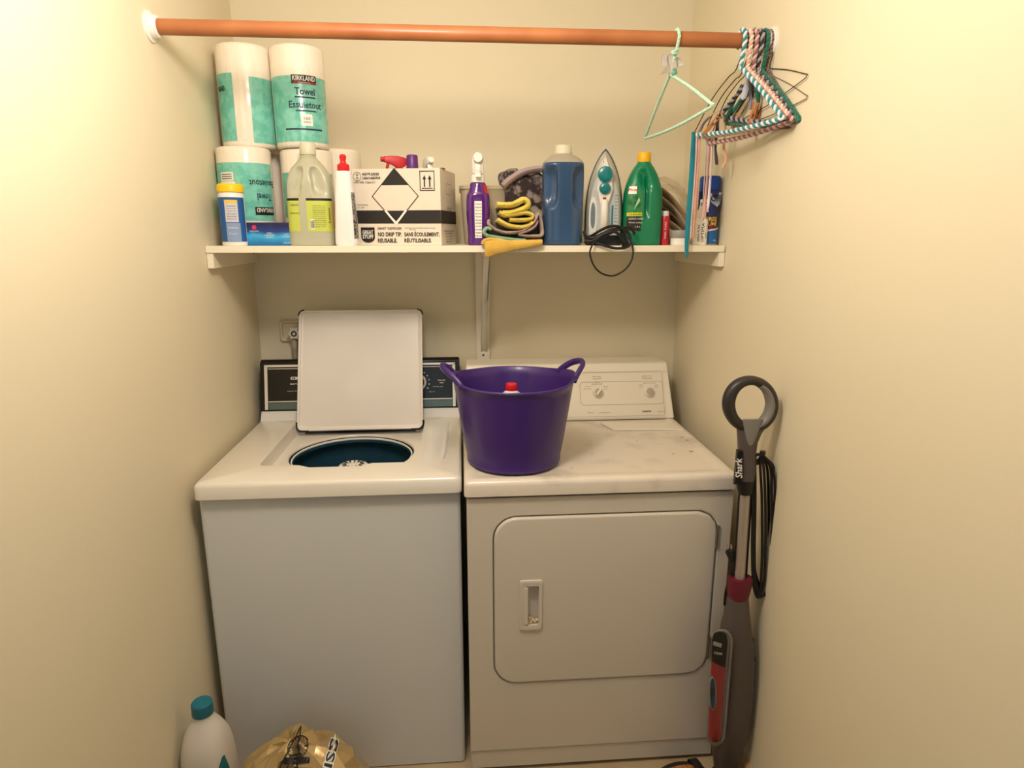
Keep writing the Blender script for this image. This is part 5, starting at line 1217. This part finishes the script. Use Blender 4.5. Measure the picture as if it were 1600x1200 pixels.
# joint and mop head on the floor
pj = mw(1134, 1210); obj('joint', MB().tube([pj+Vector((0, 0, .01)), Vector((pj.x-.002, YM, .045)), Vector((pj.x-.002, YM, .028))], [.02, .017, .02], 16), m_mar, mp, world=True)
obj('mop_head', MB().loft([[(x, y, z) for x, y in rrect(pj.x-.036, YM-.22, pj.x+.036, YM+.03, .02)] for z, e in ((.004, 0), (.012, .0), (.026, -.004))]), m_mdk, mp, world=True, bevel=.002)
obj('mop_pad', MB().loft([[(x, y, z) for x, y in rrect(pj.x-.038, YM-.225, pj.x+.038, YM+.033, .022)] for z in (.0005, .006)]), M('pad_white', (214, 210, 200), .95), mp, world=True)
# cord hook and bundled power cord
hk0 = mw(1180, 706, YM+.01); 
obj('cord_hook', MB().tube(catmull([mw(1176, 722, YM+.004), mw(1184, 722, YM+.004), mw(1190, 716, YM+.002), mw(1192, 705, YM)], 5), .0075, 12, flat=.8), m_mdk, mp, world=True, label='upper hook carrying the cord')
mb = MB()
for i in range(9):
    s_ = i/8; l_ = 1178+s_*4; rgt = 1190+(i % 5)*5.2; bot = 928-(i*7 % 5)*4; y_ = YM+.004+.016*(i % 3)-.01
    P = [mw(1182, 711, y_), mw(l_-2, 722, y_), mw(l_-2, 790, y_), mw(l_-3, 860, y_), mw(l_-1, bot-16, y_), mw((l_+rgt)/2, bot+6, y_), mw(rgt-1, bot-14, y_), mw(rgt+1, 850, y_), mw(rgt+.5, 780, y_), mw(rgt-2, 730, y_), mw(1188, 712, y_)]
    mb.tube(catmull(P, 6, closed=True), .0034, 7, closed=True)
mb.tube(catmull([mw(1178, 710, YM-.012), mw(1195, 714, YM-.012), mw(1208, 736, YM-.010), mw(1211, 775, YM-.008), mw(1206, 830, YM-.006), mw(1203, 880, YM-.004), mw(1198, 922, YM-.004), mw(1187, 934, YM-.004)], 6), .0032, 7)
mb.tube(catmull([mw(1145, 866, YM+.010), mw(1146, 884, YM+.012), mw(1140, 905, YM+.016), mw(1134, 925, YM+.018), mw(1132, 945, YM+.02)], 6), .0034, 7)
mb.tube(catmull([mw(1156, 768, YM+.004), mw(1153.5, 800, YM+.003), mw(1150.5, 850, YM+.003), mw(1146.5, 890, YM+.004), mw(1141, 906, YM+.01)], 6), .0034, 7)
obj('power_cord', mb, m_cord, mp, world=True, label='black power cord bundled on the hooks')
pl_ = mw(1141, 862, YM+.006)
obj('plug', MB().loft([[(pl_.x+dx+w_*math.cos(t), pl_.y+.008*math.sin(t), pl_.z+dz) for t in [2*PI*k/14 for k in range(14)]] for dx, dz, w_ in ((.004, -.026, .005), (.002, -.012, .010), (0, -.002, .013), (-.001, .004, .010), (-.002, .005, .004))]), m_cord, mp, world=True)
for dx in (-.005, .004): obj('plug_pin', MB().box((pl_.x-.002+dx, pl_.y-.0008, pl_.z+.004), (pl_.x-.0005+dx, pl_.y+.006, pl_.z+.019)), m_chrome, mp, world=True, smooth=False)

# ------------------------------------------------------------------ sandal at lower right
sd_ = thing('sandal', 'black sandal with an orange-tan footbed on the floor before the dryer', 'sandal', (.600, -.845, 0), .12)
def soleo(e, z):
    out = []
    for k in range(40):
        a = 2*PI*k/40; x = (.090-e)*math.cos(a); y = (.046-e)*math.sin(a)*(1+.12*math.cos(a)-.16*math.cos(2*a)*.5)
        c_, q_ = math.cos(.12), math.sin(.12); out.append((x*c_-y*q_, x*q_+y*c_-.005, z))
    return out
obj('sole', MB().loft([soleo(.003, 0.0005), soleo(0, .004), soleo(0, .022), soleo(.003, .026), soleo(.012, .026), soleo(.016, .024)]), M('sandal_black', (30, 27, 26), .6), sd_, angle=50)
obj('footbed', MB().loft([soleo(.016, .0245), soleo(.018, .029), soleo(.022, .030)]), M('footbed_tan', (196, 128, 62), .8, nz=(120, 4, .35, .65), c2=(160, 96, 44)), sd_, angle=50, label='orange-tan footbed')
for x_, w_ in ((.062, .012),):
    g = []
    for k in range(15):
        a = PI*k/14; g.append([(x_+dx, .047*math.cos(a)*1.02-.005, .020+.022*math.sin(a)**.7 if 0 < k < 14 else .018) for dx in (-w_, 0, w_)])
    obj('strap', MB().sheet(g), M('sandal_black', (30, 27, 26), .6), sd_, solid=.003)

# ------------------------------------------------------------------ big bottle at lower left
bb = thing('bleach_bottle', 'large white plastic bottle with a teal label on the floor at lower left', 'bottle', (-.656, -.925, 0), 0)
bbb = Body(smooth_st([(0, .056, .060, 3), (.006, .060, .064, 3.2), (.12, .061, .065, 3.2), (.22, .060, .064, 3), (.295, .055, .057, 2.7), (.338, .044, .042, 2.4), (.368, .028, .027, 2), (.385, .0225, .0225, 2)]))
obj('bottle_body', bbb.mesh(48), M('bleach_white', (214, 206, 194), .4), bb, angle=70)
obj('cap', lathe([(.0245, .382), (.0255, .384), (.0245, .412), (.022, .415), (0, .415)], 32), M('cap_teal', (20, 110, 130), .4), bb)
def diam(z, a, b_):
    t = (z-.03)/.26; return (-.6+1.55*max(0, t-.35)/.65, 1.42-.40*max(0, t-.5)/.5)
obj('label', bbb.patch(-1, 1, .03, .285, .0008, 16, 12, diam), M('label_teal', (10, 104, 116), .35), bb, label='deep teal label with pointed top')
obj('label_spot', bbb.patch(1.12, 1.24, .21, .232, .0016, 6, 4), m_wink, bb)
text('BLEACH', m_wink, bb, bbb.xf(.1, .13, .0016), w=.09, h=.022, bold=.014)

# ------------------------------------------------------------------ crumpled gold bag
gx, gy = -.398, -.93
gbx = thing('gold_bag', 'crumpled shiny gold plastic bag with a black wheel print on the floor', 'bag', (gx, gy, 0), 0)
m_gold = M('gold_film', (200, 172, 118), .28, metal=.38, nz=(7, 3, .35, .65), c2=(172, 144, 96), coat=.4, bump=(18, .25))
NT, NR = 22, 9
rg = random.Random(11)
jit = [[rg.uniform(-1, 1) for _ in range(NT)] for _ in range(NR+1)]; jth = [[rg.uniform(-.35, .35) for _ in range(NT)] for _ in range(NR+1)]
prof_ = [(1.0, .0), (1.06, .05), (1.05, .11), (1.0, .165), (.92, .21), (.78, .248), (.60, .276), (.38, .298), (.17, .310), (.02, .3135)]
def ctl(i, j):
    r, z = prof_[i]; th = 2*PI*((j+(i % 2)*.5+jth[i][j % NT])/NT); k = 1+(.075*jit[i][j % NT] if 0 < i < NR else 0)
    skew = 1-.10*max(0, math.sin(th))*(z/.31)-.12*max(0, -math.sin(th))*(z/.31)
    dz = .012*jit[i][(j*3+1) % NT] if 1 < i < NR else 0
    return Vector((.168*r*k*math.sin(th)-.045*z/.31, -.118*r*k*math.cos(th), max(0, z*skew+dz)))
vs = [ctl(i, j) for i in range(NR+1) for j in range(NT)]; fs = []
for i in range(NR):
    for j in range(NT):
        a_, b_ = i*NT+j, i*NT+(j+1) % NT; c_, d_ = a_+NT, b_+NT
        if (i % 2): fs += [(a_, b_, d_), (a_, d_, c_)]
        else: fs += [(a_, b_, c_), (b_, d_, c_)]
fs.append(tuple(range(NR*NT, NR*NT+NT))); fs.append(tuple(reversed(range(NT))))
gb_ = MB().add(vs, fs)
go_ = obj('bag_film', gb_, m_gold, gbx, smooth=True, bevel=.0022, angle=12)
# a few sharp creases in the film
from mathutils.bvhtree import BVHTree
bvh = BVHTree.FromPolygons([v+Vector((gx, gy, 0)) for v in vs], fs)
GD = Vector((-.18, .78, -.60)).normalized(); GU = Vector((0, .6, .8)).normalized()
def decal(px, py, off=.003):
    c = at(px, py, -1.06)
    def f(u, v):
        o_ = c+Vector((u, 0, 0))+GU*v-GD*.25; h = bvh.ray_cast(o_, GD, 1.0)
        if not h[0]: return None
        p = h[0]
        n_ = h[1] if h[0] else -GD
        if n_.dot(GD) > 0: n_ = -n_
        return p+n_*off-Vector((gx, gy, 0))
    return f
wf = decal(461, 1178)
mb = MB()
def strip(a, b_, w_):
    d_ = (b_[0]-a[0], b_[1]-a[1]); l_ = math.hypot(*d_); n_ = (-d_[1]/l_*w_/2, d_[0]/l_*w_/2); K = 8
    g = [[wf(a[0]+d_[0]*i/K+s_*n_[0], a[1]+d_[1]*i/K+s_*n_[1]) for i in range(K+1)] for s_ in (-1, 1)]
    for i in range(K):
        qd = (g[0][i], g[0][i+1], g[1][i+1], g[1][i])
        if None not in qd: mb.add(qd, [(0, 1, 2, 3)])
for cu, cv, R_ in ((0, .004, .0235), (-.020, -.042, .0235)):
    for k in range(28):
        a = 2*PI*k/28; b2 = 2*PI*(k+1)/28; strip((cu+R_*math.cos(a), cv+R_*math.sin(a)), (cu+R_*math.cos(b2), cv+R_*math.sin(b2)), .0022)
    for k in range(18):
        a = 2*PI*k/18; strip((cu, cv), (cu+R_*math.cos(a), cv+R_*math.sin(a)), .0013)
strip((0, .048), (0, -.05), .0022); strip((0, .048), (-.052, -.07), .003); strip((-.03, -.022), (.03, -.026), .014); strip((-.018, -.012), (.012, -.012), .005)
obj('wheel_print', mb, m_ink, gbx, smooth=False, label='black wagon wheel print')
def bag_text(off, w_, h_, bold, mat):
    f = decal(515, 1193, off); vs_, fs_ = text_mesh('ESSIC', w_, h_, bold); c_, q_ = math.cos(-PI/2-.25), math.sin(-PI/2-.25)
    P_ = [f(x*c_-y*q_, x*q_+y*c_) for x, y in vs_]
    keep = [t_ for t_ in fs_ if all(P_[k] is not None for k in t_)]
    obj('lettering', MB().add([p or Vector((0, 0, .1)) for p in P_], keep), mat, gbx, smooth=False)
bag_text(.003, .125, .027, .085, m_wink)
bag_text(.0042, .120, .0215, .02, m_ink)
